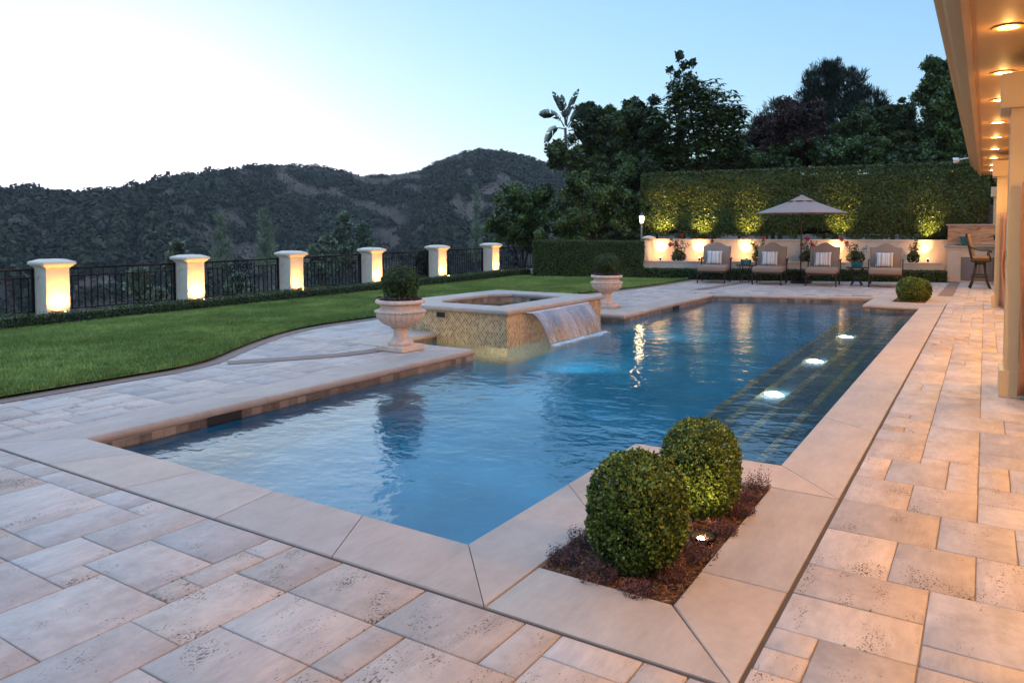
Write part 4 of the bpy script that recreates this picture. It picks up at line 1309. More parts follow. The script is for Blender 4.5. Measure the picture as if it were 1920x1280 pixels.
# roses
def rose(u, hpx, seed, nflow, lab, wide=1.0):
    n0 = 1.05
    s = u_to_s(u, n0); base = row(s, n0, .52)
    root = empty('rose_bush', tuple(base)); tag(root, lab, 'rose bush', 'rose bushes in the wall planter')
    rr_ = random.Random(seed)
    L = Leaves(seed)
    if wide > .7:
        L.corell((0, 0, .16), (.17 * wide, .15, .16), .6)
        L.ell((0, 0, .17), (.22 * wide, .19, .19), 900, .05, w=.35, jit=.9)
    stems = MB(); fl = []
    for k in range(7):
        a = rr_.uniform(0, 6.28); ln = hpx * rr_.uniform(.6, 1.0); out = rr_.uniform(.08, .30) * wide
        pts = [Vector((0, 0, .05))]
        for q in range(1, 6):
            f = q / 5
            pts.append(Vector((math.cos(a) * out * f ** 1.3 * 1.2, math.sin(a) * out * f ** 1.3 * .7, .05 + ln * f)))
        stems.tube(pts, [.008 - .001 * q for q in range(6)], 5)
        P = []
        for q in range(70):
            f = rr_.uniform(.25, 1) * 5; i0 = min(4, int(f)); p = pts[i0].lerp(pts[i0 + 1], f - i0)
            P.append([p.x + rr_.gauss(0, .035), p.y + rr_.gauss(0, .035), p.z + rr_.gauss(0, .03)])
        P = np.array(P); L.add(P, nrmz(L.rg.normal(size=P.shape) + [0, 0, .6]), .05, w=.35, jit=.5)
        fl.append(pts[-1])
    stems.build('stems', M['bark'], root)
    L.build('foliage', M['rose_leaf'], root)
    fl.sort(key=lambda p: -p.z)
    for k in range(nflow):
        p = fl[k % len(fl)] + Vector((rr_.uniform(-.03, .03), rr_.uniform(-.12, -.02), rr_.uniform(-.25, .02) if k else .02))
        LL = Leaves(seed * 7 + k)
        r_b = .045 * rr_.uniform(.8, 1.15)
        LL.ell((0, 0, 0), (r_b, r_b, r_b), 70, r_b * 1.1, w=.5, jit=.5)
        ob = LL.build('bloom', M['petal'], root); ob.location = p
    return root
rose(1272, .80, 5, 3, 'rose bush with a tall pink bloom, nearest the dark hedge', 1.0)
rose(1335, .62, 8, 2, 'small rose bush half hidden by the leftmost lounge chair', .8)
rose(1424, .72, 9, 1, 'rose bush above the left side table with no open bloom', 1.0)
rose(1514, .72, 14, 5, 'rose bush with several red blooms just right of the parasol pole', 1.1)
rose(1604, .78, 15, 2, 'dense rose bush above the right side table', 1.2)
rose(1712, .80, 21, 0, 'sparse rose bush behind the rightmost chair', .75)

# big dark clipped hedge at the end of the lawn
L = Leaves(29)
A_ = Vector((-12.55, 21.1, 0)); B_h = Vector((-9.20, 22.28, 0)); d_ = (B_h - A_); U_ = d_.normalized(); Nn = Vector((-U_.y, U_.x, 0)); LN = d_.length; HT = 1.20
xf = lambda V: np.array([list(A_ + U_ * v[0] + Nn * v[1] + Vector((0, 0, v[2]))) for v in V])
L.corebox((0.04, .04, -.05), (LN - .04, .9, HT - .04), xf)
rough = lambda P: (fbm(P[:, 0] * 3 + P[:, 1], P[:, 2] * 3, 3, 8) - .45) * .07
L.face(tuple(A_), tuple(d_), (0, 0, HT), tuple(-Nn), 17000, .042, rough=rough, jit=.7, w=.35)
L.face(tuple(A_ + Vector((0, 0, HT))), tuple(d_), tuple(Nn * .95), (0, 0, 1), 6000, .042, depth=.03, jit=.7, w=.35)
L.face(tuple(B_h), tuple(Nn * .95), (0, 0, HT), tuple(U_), 4000, .042, rough=rough, jit=.8, w=.35)
L.face(tuple(A_), tuple(Nn * .95), (0, 0, HT), tuple(-U_), 3000, .042, jit=.8, w=.35)
tag(L.build('clipped_hedge', M['box_dark']), 'dark rectangular clipped hedge closing the far end of the lawn', 'hedge')

# tall ficus hedge above the wall
L = Leaves(31)
hA = row(u_to_s(1204, 2.15), 2.15); hB = row(u_to_s(1852, 2.15), 2.15); d_ = hB - hA; U2 = d_.normalized(); N2 = Vector((-U2.y, U2.x, 0)); LN = d_.length
z0, z1 = 1.36, 3.50
SL = .32
xf = lambda V: np.array([list(hA + U2 * v[0] + N2 * v[1] + Vector((0, 0, v[2]))) for v in V])
L.corebox((.15, .16, 1.45), (LN - .12, 1.3, z1 - .08), xf)
def rough(P):
    s = (P - np.array(hA)) @ np.array(U2)
    return (fbm(s * 1.1, P[:, 2] * 1.3, 4, 12) - .47) * .42 - .14 * np.clip((z0 + .45 - P[:, 2]) / .45, 0, 1)
n_ = 90000
st = L.rg.uniform(size=(n_, 2))
ztop = z1 + SL * st[:, 0] + (fbm(st[:, 0] * 30, st[:, 0] * 0, 3, 51) - .5) * .10
zb = z0 + (fbm(st[:, 0] * 22, st[:, 0] * 0 + 4, 3, 52) - .5) * .35
P = np.array(hA) + st[:, :1] * np.array(d_); P[:, 2] = zb + (ztop - zb) * st[:, 1]
rnd_e = .12 * np.clip((.25 - (ztop - P[:, 2])) / .25, 0, 1) + .12 * np.clip((.3 - st[:, 0] * LN) / .3, 0, 1)
P = P - np.array(N2) * (rough(P) - rnd_e * 1.5 + L.rg.uniform(-.10, .05, n_))[:, None]
L.add(P, np.tile(-np.array(N2), (n_, 1)), .058, jit=.75, w=.33, droop=.3)
L.face(tuple(hA + Vector((0, 0, z1))), tuple(d_ + Vector((0, 0, SL))), tuple(N2 * 1.4), (0, 0, 1), 12000, .07, depth=.05, jit=.8, w=.33)
L.face(tuple(hA + Vector((0, 0, 1.3))), tuple(N2 * 1.4), (0, 0, z1 - 1.3), tuple(-U2), 6000, .07, depth=.1, jit=.8, w=.33)
L.face(tuple(hB + Vector((0, 0, .9))), tuple(N2 * 1.4), (0, 0, z1 + SL - .9), tuple(U2), 5000, .07, depth=.15, jit=.8, w=.33)
th = empty('tall_hedge', tuple(hA)); tag(th, 'tall clipped ficus hedge lit from below above the planter wall', 'hedge')
o = L.build('foliage', M['hedge']); par(o, th)
mb = MB()
for k in range(12):
    q = hA + U2 * (.5 + k * .93) + N2 * .55
    mb.bar(tuple(q + Vector((0, 0, -.2))), tuple(q + Vector((.04, 0, 1.75))), .04)
par(mb.build('stems', M['bark']), th)

# ground behind the wall and hedge
mb = MB(); mb.prism([tuple(row(-4.8, 1.66))[:2], tuple(row(9.6, 1.66))[:2], (8, 27.4), (8, 36), (-17, 36), (-14.5, 24.2)], -.5, -.03)
tag(mb.build('ground_behind_wall', M['soil']), kind='structure')
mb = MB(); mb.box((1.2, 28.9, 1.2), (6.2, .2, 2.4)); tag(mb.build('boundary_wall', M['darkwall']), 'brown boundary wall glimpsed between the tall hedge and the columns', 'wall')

# lantern
lp = at(1203, 447, 26.2)
ln = empty('lantern_post', (lp.x, lp.y, -.05)); tag(ln, 'lit garden lantern on a slim grey post behind the dark hedge', 'lamp post')
zc = at(1203, 411, 26.2).z + .05
mb = MB(); mb.bar((0, 0, 0), (0, 0, zc - .16), .035, 12); mb.lathe([(.05, zc - .18), (.06, zc - .16), (.03, zc - .14)], seg=16); mb.build('post', M['grey_metal'], ln, angle=40)
mb = MB(); mb.lathe([(.05, zc - .13), (.085, zc + .09)], seg=8); mb.build('glass', M['lantern_glass'], ln)
mb = MB(); mb.lathe([(.115, zc + .092), (.11, zc + .11), (.05, zc + .17), (.02, zc + .185), (.015, zc + .23), (.003, zc + .26)], seg=16)
for k in range(4):
    a = math.pi / 4 + k * math.pi / 2
    mb.bar((.055 * math.cos(a), .055 * math.sin(a), zc - .13), (.092 * math.cos(a), .092 * math.sin(a), zc + .095), .006, 6)
mb.lathe([(.03, zc - .15), (.062, zc - .135), (.062, zc - .128)], seg=16)
mb.build('lantern_frame', M['grey_metal'], ln, angle=40)
point((lp.x, lp.y - .14, zc + -.07), 4, (1, .66, .30), .09)

# ================================================================== LOUNGE CHAIRS, TABLES, PARASOL
m, nt, n, l, b = newmat('striped_pillow_fabric')
tc = n.new('ShaderNodeTexCoord'); sp = n.new('ShaderNodeSeparateXYZ'); l.new(tc.outputs['Object'], sp.inputs[0])
v = math_(n, l, 'FRACT', math_(n, l, 'MULTIPLY', sp.outputs[0], 24))
v2 = math_(n, l, 'FRACT', math_(n, l, 'MULTIPLY', sp.outputs[0], 9.3))
g1 = math_(n, l, 'LESS_THAN', v, .28); g2 = math_(n, l, 'LESS_THAN', v2, .12)
c1 = mixc(n, l, (.66, .61, .57), (.30, .27, .27), g1); c2 = mixc(n, l, c1, (.12, .10, .10), g2)
l.new(c2, b.inputs['Base Color']); setp(b, Roughness=.9)
M['pillow'] = m
def cushion(mb, c, d, rot=None, bev=.05, puff=0): mb.box(c, d, rot=rot, bev=bev)
def make_chair():
    root = empty('lounge_chair'); tag(root, 'x', 'lounge chair', 'cushioned lounge chairs in front of the planter wall')
    W = .76
    legm = None
    for (x_, y_, h_) in ((-.36, .03, .30), (.36, .03, .30), (-.38, .98, .30), (.38, .98, .30)):
        mb = MB(); mb.bar((x_, y_, 0), (x_, y_, h_ + .02), .017, 8); mb.bar((x_, y_, 0), (x_, y_, .025), .024, 8); mb.build('leg', M['bronze'], root)
    for x_ in (-.36, .36):
        mb = MB(); mb.bar((x_, 1.45, .10), (x_, 1.30, .31), .014, 8)
        mb.bar((x_ - .015, 1.46, .06), (x_ + .015, 1.46, .06), .06, 16)
        mb.build('rear_leg', M['bronze'], root)
    mb = MB()
    for x_ in (-.36, .36): mb.box((x_, .73, .31), (.03, 1.45, .03))
    for y_ in (.02, .5, 1.0, 1.45): mb.box((0, y_, .31), (.72, .03, .028))
    mb.build('frame', M['bronze'], root)
    mb = MB()
    for x_ in (-.28, .28): mb.bar((x_, .0, .31), (x_, -.01, .27), .006, 6)
    mb.build('ties', M['fabric'], root)
    mb = MB(); mb.box((0, .55, .415), (W, 1.12, .17), bev=.055); mb.build('seat_cushion', M['fabric'], root, smooth=True)
    # camel back
    rings = []
    xs = np.linspace(-1, 1, 21); tilt = R(17)
    def prof(x_):
        return .66 + .11 * math.exp(-(x_ / .52) ** 4) * (1 if abs(x_) < 1 else 1)
    outer_ = []
    for x_ in xs: outer_.append((x_ * W / 2 * (1 + .0 * x_), .60 + .13 * (math.cos(math.pi * min(1, abs(x_) / .78)) * .5 + .5)))
    front_, back_, fi, bi = [], [], [], []
    pts2 = [(-W / 2 + .02, 0)] + [(p[0], p[1]) for p in outer_] + [(W / 2 - .02, 0)]
    def tr(x_, y_, z_):
        return (x_, 1.03 + y_ * math.cos(tilt) + z_ * math.sin(tilt), .46 + z_ * math.cos(tilt) - y_ * math.sin(tilt))
    cx_, cz_ = 0, .34
    def sh(p, k): return (cx_ + (p[0] - cx_) * k, cz_ + (p[1] - cz_) * k)
    rings = []
    for k, y_ in ((.90, -.065), (.96, -.055), (1.0, -.025), (1.0, .05), (.96, .08), (.9, .09)):
        rings.append([tr(*((sh(p, k)[0]), y_, sh(p, k)[1])) for p in pts2])
    mb = MB(); mb.loft(rings); mb.build('back_cushion', M['fabric'], root, angle=60)
    mb = MB()
    for x_ in (-.33, 0, .33): mb.tube([tr(x_, .11, -.15), tr(x_, .11, .55)], .012, 6)
    mb.tube([tr(-.36, .11, .5), tr(.36, .11, .5)], .012, 6)
    mb.build('back_frame', M['bronze'], root)
    for sg in (-1, 1):
        mb = MB()
        X = sg * .40
        mb.tube([(X, .97, .25), (X, .93, .45), (X, .93, .66)], .014, 7)
        mb.tube([(X, .90, .675), (X, .97, .69), (X, 1.05, .675), (X, 1.16, .66), (X, 1.26, .70)], .017, 7)
        mb.tube([(X, .93, .67), (X, .89, .655), (X, .885, .63), (X, .905, .62)], .012, 6)
        mb.tube([(X, .95, .32), (X, 1.05, .45), (X, 1.08, .58), (X, 1.14, .65)], .010, 6)
        mb.build('armrest', M['bronze'], root, smooth=True)
    pr_ = Matrix.Rotation(R(-16), 3, 'X')
    # pillow: pinched corners
    rings = []
    S = .215
    for k, t_ in ((.0, -.001),): pass
    mb = MB()
    G = 12
    vs = {}
    for side in (-1, 1):
        for i in range(G + 1):
            for j in range(G + 1):
                a, c = -1 + 2 * i / G, -1 + 2 * j / G
                th_ = .075 * max(0, (1 - a ** 4) * (1 - c ** 4)) ** .6
                pin = 1 - .06 * (1 - min(1, (1 - abs(a)) * 3 + abs(0))) * (1 - abs(c)) - .0
                px, pz = a * S * (1 - .07 * (1 - c * c) * abs(a) ** 3), c * S * (1 - .07 * (1 - a * a) * abs(c) ** 3)
                if th_ < 1e-6 and side == 1: vs[(side, i, j)] = vs[(-1, i, j)]; continue
                vs[(side, i, j)] = mb.bm.verts.new(pr_ @ Vector((px, side * th_, pz)) + Vector((-.03, .86, .70)))
        for i in range(G):
            for j in range(G):
                q = [vs[(side, i, j)], vs[(side, i + 1, j)], vs[(side, i + 1, j + 1)], vs[(side, i, j + 1)]]
                try: mb.bm.faces.new(q if side == -1 else q[::-1])
                except Exception: pass
    mb.build('pillow', M['pillow'], root, smooth=True)
    return root
chairs = [((-6.76, 21.55), 9, 'leftmost lounge chair with striped pillow, left of both tables'), ((-5.25, 21.86), 6, 'second lounge chair from the left, between the left table and the parasol pole'),
          ((-3.84, 22.1), 5, 'third lounge chair from the left, right of the parasol pole'), ((-2.28, 22.5), 5, 'rightmost lounge chair, right of the planted side table')]
c0 = None
for (p, a, lab) in chairs:
    if c0 is None: o = c0 = make_chair()
    else: o = copy_tree(c0)
    o.location = (*p, 0); o.rotation_euler.z = R(a); o.scale = (1.08, 1.05, 1.03); tag(o, lab)
def make_table(r=.30):
    root = empty('side_table'); tag(root, 'x', 'side table', 'round bronze side tables between the chairs')
    mb = MB(); mb.lathe([(.02, .488), (r - .02, .488), (r, .495), (r, .515), (r - .01, .522), (.02, .522)], seg=32); mb.build('top', M['bronze'], root, angle=40)
    for k in range(4):
        a = math.pi / 4 + k * math.pi / 2; ca, sa = math.cos(a), math.sin(a)
        mb = MB(); mb.tube([(ca * .22, sa * .22, .49), (ca * .14, sa * .14, .33), (ca * .10, sa * .10, .2), (ca * .15, sa * .15, .08), (ca * .20, sa * .20, .012)], .016, 7); mb.build('leg', M['bronze'], root, smooth=True)
    mb = MB(); mb.lathe([(.085, .19), (.11, .2), (.085, .21)], seg=20); mb.build('stretcher_ring', M['bronze'], root)
    return root
t0 = None
for (p, r_1, lab, lab2) in (((-6.07, 22.75), 0, 'round bronze side table between the first and second chairs', 'shallow teal ceramic bowl on the left side table'),
                            ((-3.05, 23.05), 0, 'round bronze side table between the third and fourth chairs', 'square teal pot on the right side table')):
    if t0 is None: o = t0 = make_table()
    else: o = copy_tree(t0)
    o.location = (*p, 0); tag(o, lab)
    mb = MB()
    if p[0] < -5: mb.lathe([(.13, 0), (.155, .02), (.16, .15), (.148, .15), (.14, .03), (.05, .02)], seg=28); q = mb.build('teal_bowl', M['teal'], angle=40)
    else:
        rr_ = []
        for hw, z in ((.12, 0), (.15, .13), (.135, .13), (.11, .03)): rr_.append([(a * hw, c * hw, z) for a, c in ((-1, -1), (1, -1), (1, 1), (-1, 1))])
        mb.loft(rr_); q = mb.build('teal_pot', M['teal'])
    q.location = (p[0], p[1], .523); tag(q, lab2, 'planter')
# parasol
ub = empty('parasol', (-4.6, 23.25, 0)); tag(ub, 'open brown canvas parasol with vented top over the lounge chairs', 'parasol')
mb = MB(); mb.lathe([(.30, 0), (.30, .025), (.27, .045), (.06, .06), (.045, .30), (.03, .31)], seg=32); mb.build('base', M['iron'], ub, angle=40)
mb = MB(); mb.bar((0, 0, .03), (0, 0, 2.60), .020, 12); mb.build('pole', M['bronze'], ub, smooth=False)
def canopy(mb, r0, z0_, r1, z1_, thick=.006, scallop=.0):
    rings = []
    for f in np.linspace(0, 1, 9):
        rr_ = r0 + (r1 - r0) * f
        row_ = []
        for k in range(8):
            a0 = R(22.5 + k * 45); a1 = R(22.5 + (k + 1) * 45)
            for q in range(6):
                g_ = q / 6
                x_ = math.cos(a0) * (1 - g_) + math.cos(a1) * g_; y_ = math.sin(a0) * (1 - g_) + math.sin(a1) * g_
                sag = 4 * g_ * (1 - g_)
                z_ = z0_ + (z1_ - z0_) * (f ** .92) - .03 * sag * math.sin(math.pi * min(1, f)) + scallop * sag * f
                row_.append((x_ * rr_ * (1 - .02 * sag * f), y_ * rr_ * (1 - .02 * sag * f), z_))
        rings.append(row_)
    mb.loft(rings, cap=False)
mb = MB(); canopy(mb, .10, 2.52, 1.34, 2.05); o = mb.build('canopy', M['canopy'], ub, angle=20)
so = o.modifiers.new('thick', 'SOLIDIFY'); so.thickness = .006
mb = MB(); canopy(mb, .02, 2.60, .40, 2.405, scallop=.02); o = mb.build('vent_flap', M['canopy'], ub, angle=20)
so = o.modifiers.new('thick', 'SOLIDIFY'); so.thickness = .005
for k in range(8):
    a = R(22.5 + 45 * k)
    mb = MB(); mb.bar((math.cos(a) * .03, math.sin(a) * .03, 2.52), (math.cos(a) * 1.32, math.sin(a) * 1.32, 2.035), .008, 6)
    mb.bar((math.cos(a) * .03, math.sin(a) * .03, 2.12), (math.cos(a) * .6, math.sin(a) * .6, 2.30), .006, 6)
    mb.build('rib', M['bronze'], ub)
mb = MB(); mb.sph((0, 0, 2.66), .035); mb.bar((0, 0, 2.60), (0, 0, 2.64), .02); mb.build('finial', M['bronze'], ub, smooth=True)

# ================================================================== OUTDOOR KITCHEN AND BAR STOOL
m, nt, n, l, b = newmat('veined_sandstone_slab')
tc = n.new('ShaderNodeTexCoord'); mp = n.new('ShaderNodeMapping'); mp.inputs['Rotation'].default_value = (0, R(25), 0); mp.inputs['Scale'].default_value = (1.1, 1, 5)
l.new(tc.outputs['Object'], mp.inputs[0])
no = n.new('ShaderNodeTexNoise'); no.inputs['Scale'].default_value = 2.2; no.inputs['Detail'].default_value = 8; no.inputs['Distortion'].default_value = .8
l.new(mp.outputs[0], no.inputs['Vector'])
r_ = ramp(n, [(.32, (.12, .055, .03)), (.45, (.34, .17, .095)), (.68, (.48, .27, .16))]); l.new(no.outputs[0], r_.inputs[0]); l.new(r_.outputs[0], b.inputs['Base Color']); setp(b, Roughness=.35)
M['slab'] = m
kt = empty('outdoor_kitchen', (0, 26.5, 0)); tag(kt, 'outdoor kitchen bar with veined stone splashback and steel cabinet doors', 'bar counter')
def kbox(nm, c, d, mat, bev=0):
    mb = MB(); mb.box(c, d, bev=bev); return par(mb.build(nm, M[mat]), kt)
kbox('base', (1.0, 27.0, .52), (3.95, 1.15, 1.04), 'stucco')
kbox('corner_pier', (-.80, 26.60, .49), (.34, .40, .98), 'stucco')
kbox('pier_trim', (-.80, 26.60, 1.005), (.40, .44, .05), 'stucco', .01)
kbox('counter_slab', (.98, 26.9, 1.065), (4.1, 1.05, .05), 'coping', .01)
kbox('splashback', (1.0, 27.2, 1.40), (4.0, .12, .62), 'slab')
kbox('splashback_cap', (1.0, 27.2, 1.735), (4.1, .2, .045), 'coping', .01)
kbox('bar_top', (.95, 25.9, 1.17), (2.1, .70, .05), 'coping', .012)
kbox('bar_base', (1.15, 25.95, .57), (1.6, .5, 1.14), 'stucco')
for nm, x_ in (('cabinet_door', -.40), ('cabinet_door', -.005)):
    o = kbox(nm, (x_ + .03, 26.415, .40), (.375, .02, .64), 'steel', .004)
kbox('cabinet_frame', (-.175, 26.424, .40), (.87, .01, .72), 'steel', .002)
for x_ in (-.23, -.12):
    mb = MB(); mb.bar((x_, 26.385, .15), (x_, 26.385, .65), .010); mb.bar((x_, 26.385, .18), (x_, 26.42, .18), .006); mb.bar((x_, 26.385, .62), (x_, 26.42, .62), .006)
    par(mb.build('handle', M['steel']), kt)
kbox('outlet', (.255, 27.135, 1.36), (.09, .012, .14), 'dark')
# teal pot on the counter
mb = MB(); rr_ = []
for hw, z in ((.085, 0), (.135, .25), (.15, .255), (.15, .285), (.12, .285), (.11, .22)): rr_.append([(a * hw, c * hw, z) for a, c in ((-1, -1), (1, -1), (1, 1), (-1, 1))])
mb.loft(rr_); o = mb.build('teal_pot', M['teal']); o.location = (-.52, 26.72, 1.091); tag(o, 'tapered teal square pot on the kitchen counter behind the stool', 'planter')
# stool: faces right (+x)
st = empty('bar_stool', (-.10, 23.78, 0), R(4)); tag(st, 'dark bronze bar stool with tan cushions, back turned left, at the bar', 'bar stool')
for (a, c) in ((-1, -1), (1, -1), (1, 1), (-1, 1)):
    mb = MB(); mb.tube([(a * .10, c * .10, .66), (a * .13, c * .13, .40), (a * .17, c * .17, .18), (a * .235, c * .215, 0)], [.026, .024, .022, .024], 8); mb.build('leg', M['bronze'], st, smooth=True)
mb = MB()
for z_, r_1 in ((.30, .225), (.365, .215)):
    mb.tube([(r_1 * math.cos(a), r_1 * math.sin(a), z_) for a in np.linspace(0, 2 * math.pi, 33)], .012, 6)
mb.build('footrest', M['bronze'], st, smooth=True)
mb = MB(); mb.lathe([(.12, .64), (.14, .66), (.14, .69), (.20, .70), (.20, .715)], seg=24); mb.box((0, 0, .755), (.46, .46, .08), bev=.02); mb.build('seat_frame', M['bronze'], st)
M['tan'] = simple('tan_seat_fabric', (.26, .17, .10), .85, var=.08, scale=40, bump=.2, bscale=300)
mb = MB(); mb.box((.01, 0, .835), (.45, .45, .085), bev=.035); mb.build('seat_cushion', M['tan'], st, smooth=True)
q_ = Matrix.Rotation(R(-14), 3, 'Y')
mb = MB(); mb.box((-.235, 0, 1.17), (.075, .44, .58), rot=q_, bev=.034); mb.build('back_cushion', M['tan'], st, smooth=True)
mb = MB()
for c in (-.22, -.08, .08, .22): mb.tube([(-.20, c, .78), (-.25, c, .98), (-.32, c, 1.25), (-.345, c, 1.44), (-.33, c, 1.47)], .014, 6)
mb.tube([(-.345, -.22, 1.44), (-.35, 0, 1.475), (-.345, .22, 1.44)], .016, 6)
mb.tube([(-.27, -.22, 1.05), (-.27, .22, 1.05)], .012, 6)
mb.build('back_frame', M['bronze'], st, smooth=True)
for c in (-.25, .25):
    mb = MB(); mb.tube([(-.27, c, 1.12), (-.15, c, 1.06), (.0, c, 1.03), (.16, c, 1.035), (.22, c, 1.02), (.235, c, .97)], .019, 7)
    mb.tube([(.22, c, 1.02), (.17, c, .92), (.22, c, .80), (.22, c, .74)], .017, 7)
    mb.build('armrest', M['bronze'], st, smooth=True)

# ================================================================== HOUSE
house = empty('house', (2.2, 12, 0)); tag(house, 'beige house with columned covered patio and lit eave along the right', 'house')
SZ = 3.10
mb = MB()
# eave cornice, extruded along y; profile (x, z) from the soffit outwards
prof = [(-.10, SZ), (-.10, SZ + .012), (-.135, SZ + .012), (-.135, SZ - .035), (-.185, SZ - .035), (-.19, SZ + .03), (-.235, SZ + .05), (-.24, SZ + .11), (-.30, SZ + .15), (-.33, SZ + .20), (-.335, SZ + .225),
        (-.375, SZ + .235), (-.40, SZ + .26), (-.41, SZ + .33), (-.30, SZ + .36), (.3, SZ + .52), (.3, SZ + .04)]
Y0, Y1 = -2.0, 24.7
rings = [[(x_, y_, z_) for x_, z_ in prof] for y_ in (Y0, Y1)]
mb.loft(rings); par(mb.build('cornice', M['fascia']), house)
mb = MB(); mb.box((2.5, (Y0 + Y1) / 2, SZ + .05), (5.2, Y1 - Y0, .098)); par(mb.build('soffit', M['soffit']), house)
mb = MB(); mb.loft([[(.25, y_, SZ + .11), (5.2, y_, SZ + .11), (5.2, y_, SZ + 1.9), (.25, y_, SZ + .5)] for y_ in (Y0, Y1)]); par(mb.build('roof', M['bark']), house)
mb = MB(); mb.box((.62, (Y0 + Y1) / 2 + .0, SZ - .06), (.42, Y1 - Y0 - .2, .12)); par(mb.build('beam', M['soffit']), house)
mb = MB(); mb.box((4.6, (Y0 + Y1) / 2, 1.55), (.3, Y1 - Y0, 3.1)); par(mb.build('back_wall', M['house_paint']), house)
mb = MB(); mb.box((2.9, Y1 - .1, 1.55), (3.1, .2, 3.1)); par(mb.build('end_wall', M['house_paint']), house)
# column with recessed shouldered panels
def make_column():
    root = empty('column'); root.parent = house
    mb = MB()
    X0, X1, YA, YB, H = .17, .73, .03, .53, 2.62
    def panel_face(O, A, N_, wdt, pan):
        O, A, N_ = Vector(O), Vector(A), Vector(N_); Z = Vector((0, 0, 1))
        p = lambda s, z, d=0: O + A * s + Z * z - N_ * d
        levels = [0.0]
        for (zb_, zt_) in pan: levels += [zb_ - .0, zt_]
        # rails between panels as full-width quads
        edges = [0.0] + [v_ for q in pan for v_ in q] + [H]
        for k in range(0, len(edges), 2):
            mb.bm.faces.new([mb.bm.verts.new(p(s, z)) for s, z in ((0, edges[k]), (wdt, edges[k]), (wdt, edges[k + 1]), (0, edges[k + 1]))])
        for (zb_, zt_) in pan:
            L0, R0 = .11, wdt - .11; c = .05
            poly = [(L0, zb_), (R0, zb_), (R0, zt_ - c), (R0 - c, zt_), (L0 + c, zt_), (L0, zt_ - c)]
            fr = [mb.bm.verts.new(p(*q)) for q in poly]; bk = [mb.bm.verts.new(p(*q, .022)) for q in poly]
            for i in range(6): mb.bm.faces.new((fr[i], fr[(i + 1) % 6], bk[(i + 1) % 6], bk[i]))
            mb.bm.faces.new(bk)
            a = mb.bm.verts.new(p(0, zb_)); b_ = mb.bm.verts.new(p(wdt, zb_)); c_1 = mb.bm.verts.new(p(wdt, zt_)); d_1 = mb.bm.verts.new(p(0, zt_))
            mb.bm.faces.new((a, fr[0], fr[5], fr[4], d_1)); mb.bm.faces.new((b_, c_1, fr[3], fr[2], fr[1]))
    pans = [(.32, 1.34), (1.66, 2.50)]
    panel_face((X0, YA, 0), (1, 0, 0), (0, -1, 0), X1 - X0, pans)
    panel_face((X0, YA, 0), (0, 1, 0), (-1, 0, 0), YB - YA, pans)
    mb.poly([(X1, YA, 0), (X1, YB, 0), (X1, YB, H), (X1, YA, H)]); mb.poly([(X0, YB, 0), (X1, YB, 0), (X1, YB, H), (X0, YB, H)])
    mb.build('shaft', M['house_paint'], root)
    mb = MB(); mb.box((.45, .28, .12), (.63, .57, .24)); mb.build('plinth', M['house_paint'], root)
    mb = MB(); mb.box((.45, .28, 2.775), (.72, .66, .31)); mb.build('capital', M['house_paint'], root)
    mb = MB(); mb.box((.62, .28, 3.015), (.40, .44, .17)); mb.build('neck', M['soffit'], root)
    return root
cc = make_column(); cols = [cc] + [copy_tree(cc, house), copy_tree(cc, house)]
for c_, y_ in zip(cols, (8.14, 17.82, 26.2)):
    c_.matrix_parent_inverse = Matrix.Translation(-house.location)
    c_.location = (0, y_, 0)
cols[2].location = (.02, 27.9, 0)
# curtains tied beside the columns
def curtain(x0, y0, z1_, n_, wdt, bottom=.04):
    rings = []
    for z_ in np.linspace(bottom, z1_, 14):
        f = z_ / z1_
        pinch = 1 - .55 * math.exp(-((f - .42) / .18) ** 2)
        row_ = []
        for k in range(n_ * 6 + 1):
            g_ = k / (n_ * 6)
            row_.append((x0 + g_ * wdt * pinch + .012 * math.sin(z_ * 3), y0 + .045 * math.sin(g_ * n_ * 2 * math.pi) * (.5 + .5 * pinch), z_))
        rings.append(row_)
    mb = MB(); mb.loft(rings, cap=False, closed=False)
    o = mb.build('curtain', M['curtain'], smooth=True)
    so = o.modifiers.new('thick', 'SOLIDIFY'); so.thickness = .004
    return par(o, house)
curtain(.27, 8.02, 1.95, 6, .9)
curtain(.24, 17.72, 1.9, 5, .55)
# recessed downlights
dl0 = None
DLY = [1.0, 3.0, 5.0, 7.04, 9.0, 10.82, 13.0, 15.0, 17.1, 19.1, 21.1, 22.9]
for i, y_ in enumerate(DLY):
    if dl0 is None:
        dl0 = empty('downlight'); dl0.parent = house
        mb = MB(); mb.lathe([(.075, 0), (.105, -.002), (.108, -.008), (.08, -.010), (.073, -.004)], seg=32); mb.build('trim', M['soffit'], dl0, angle=40)
        mb = MB(); mb.lathe([(.001, -.004), (.072, -.004)], seg=32); mb.build('lens', M['lamp_eave'], dl0)
        o = dl0
    else: o = copy_tree(dl0, house)
    o.matrix_parent_inverse = Matrix.Translation(-house.location)
    o.location = (.11, y_, SZ - .002)
    point((.11, y_, SZ - .07), 1.1, (1, .52, .15), .03, 'downlight_spill')  # added point under each lens for a halo on the soffit
    spot((.11, y_, SZ - .03), (.05, y_, 0), 32 if y_ < 6.5 else 48, 120, (1, .64, .27), 1.0, .06)
for y_ in (4.0, 9.5, 14, 19.5):
    point((2.6, y_, 2.75), 120, (1, .53, .14), .15, 'patio_lamp')  # unseen lamps under the patio, raised for orange bounce onto the soffit
# little white camera bracket on the eave
mb = MB(); mb.bar((-.40, 21.6, 3.33), (-.62, 21.55, 3.29), .015); mb.bar((-.60, 21.55, 3.29), (-.72, 21.55, 3.27), .05, 12, .075)
par(mb.build('eave_floodlight', M['white_metal']), house)

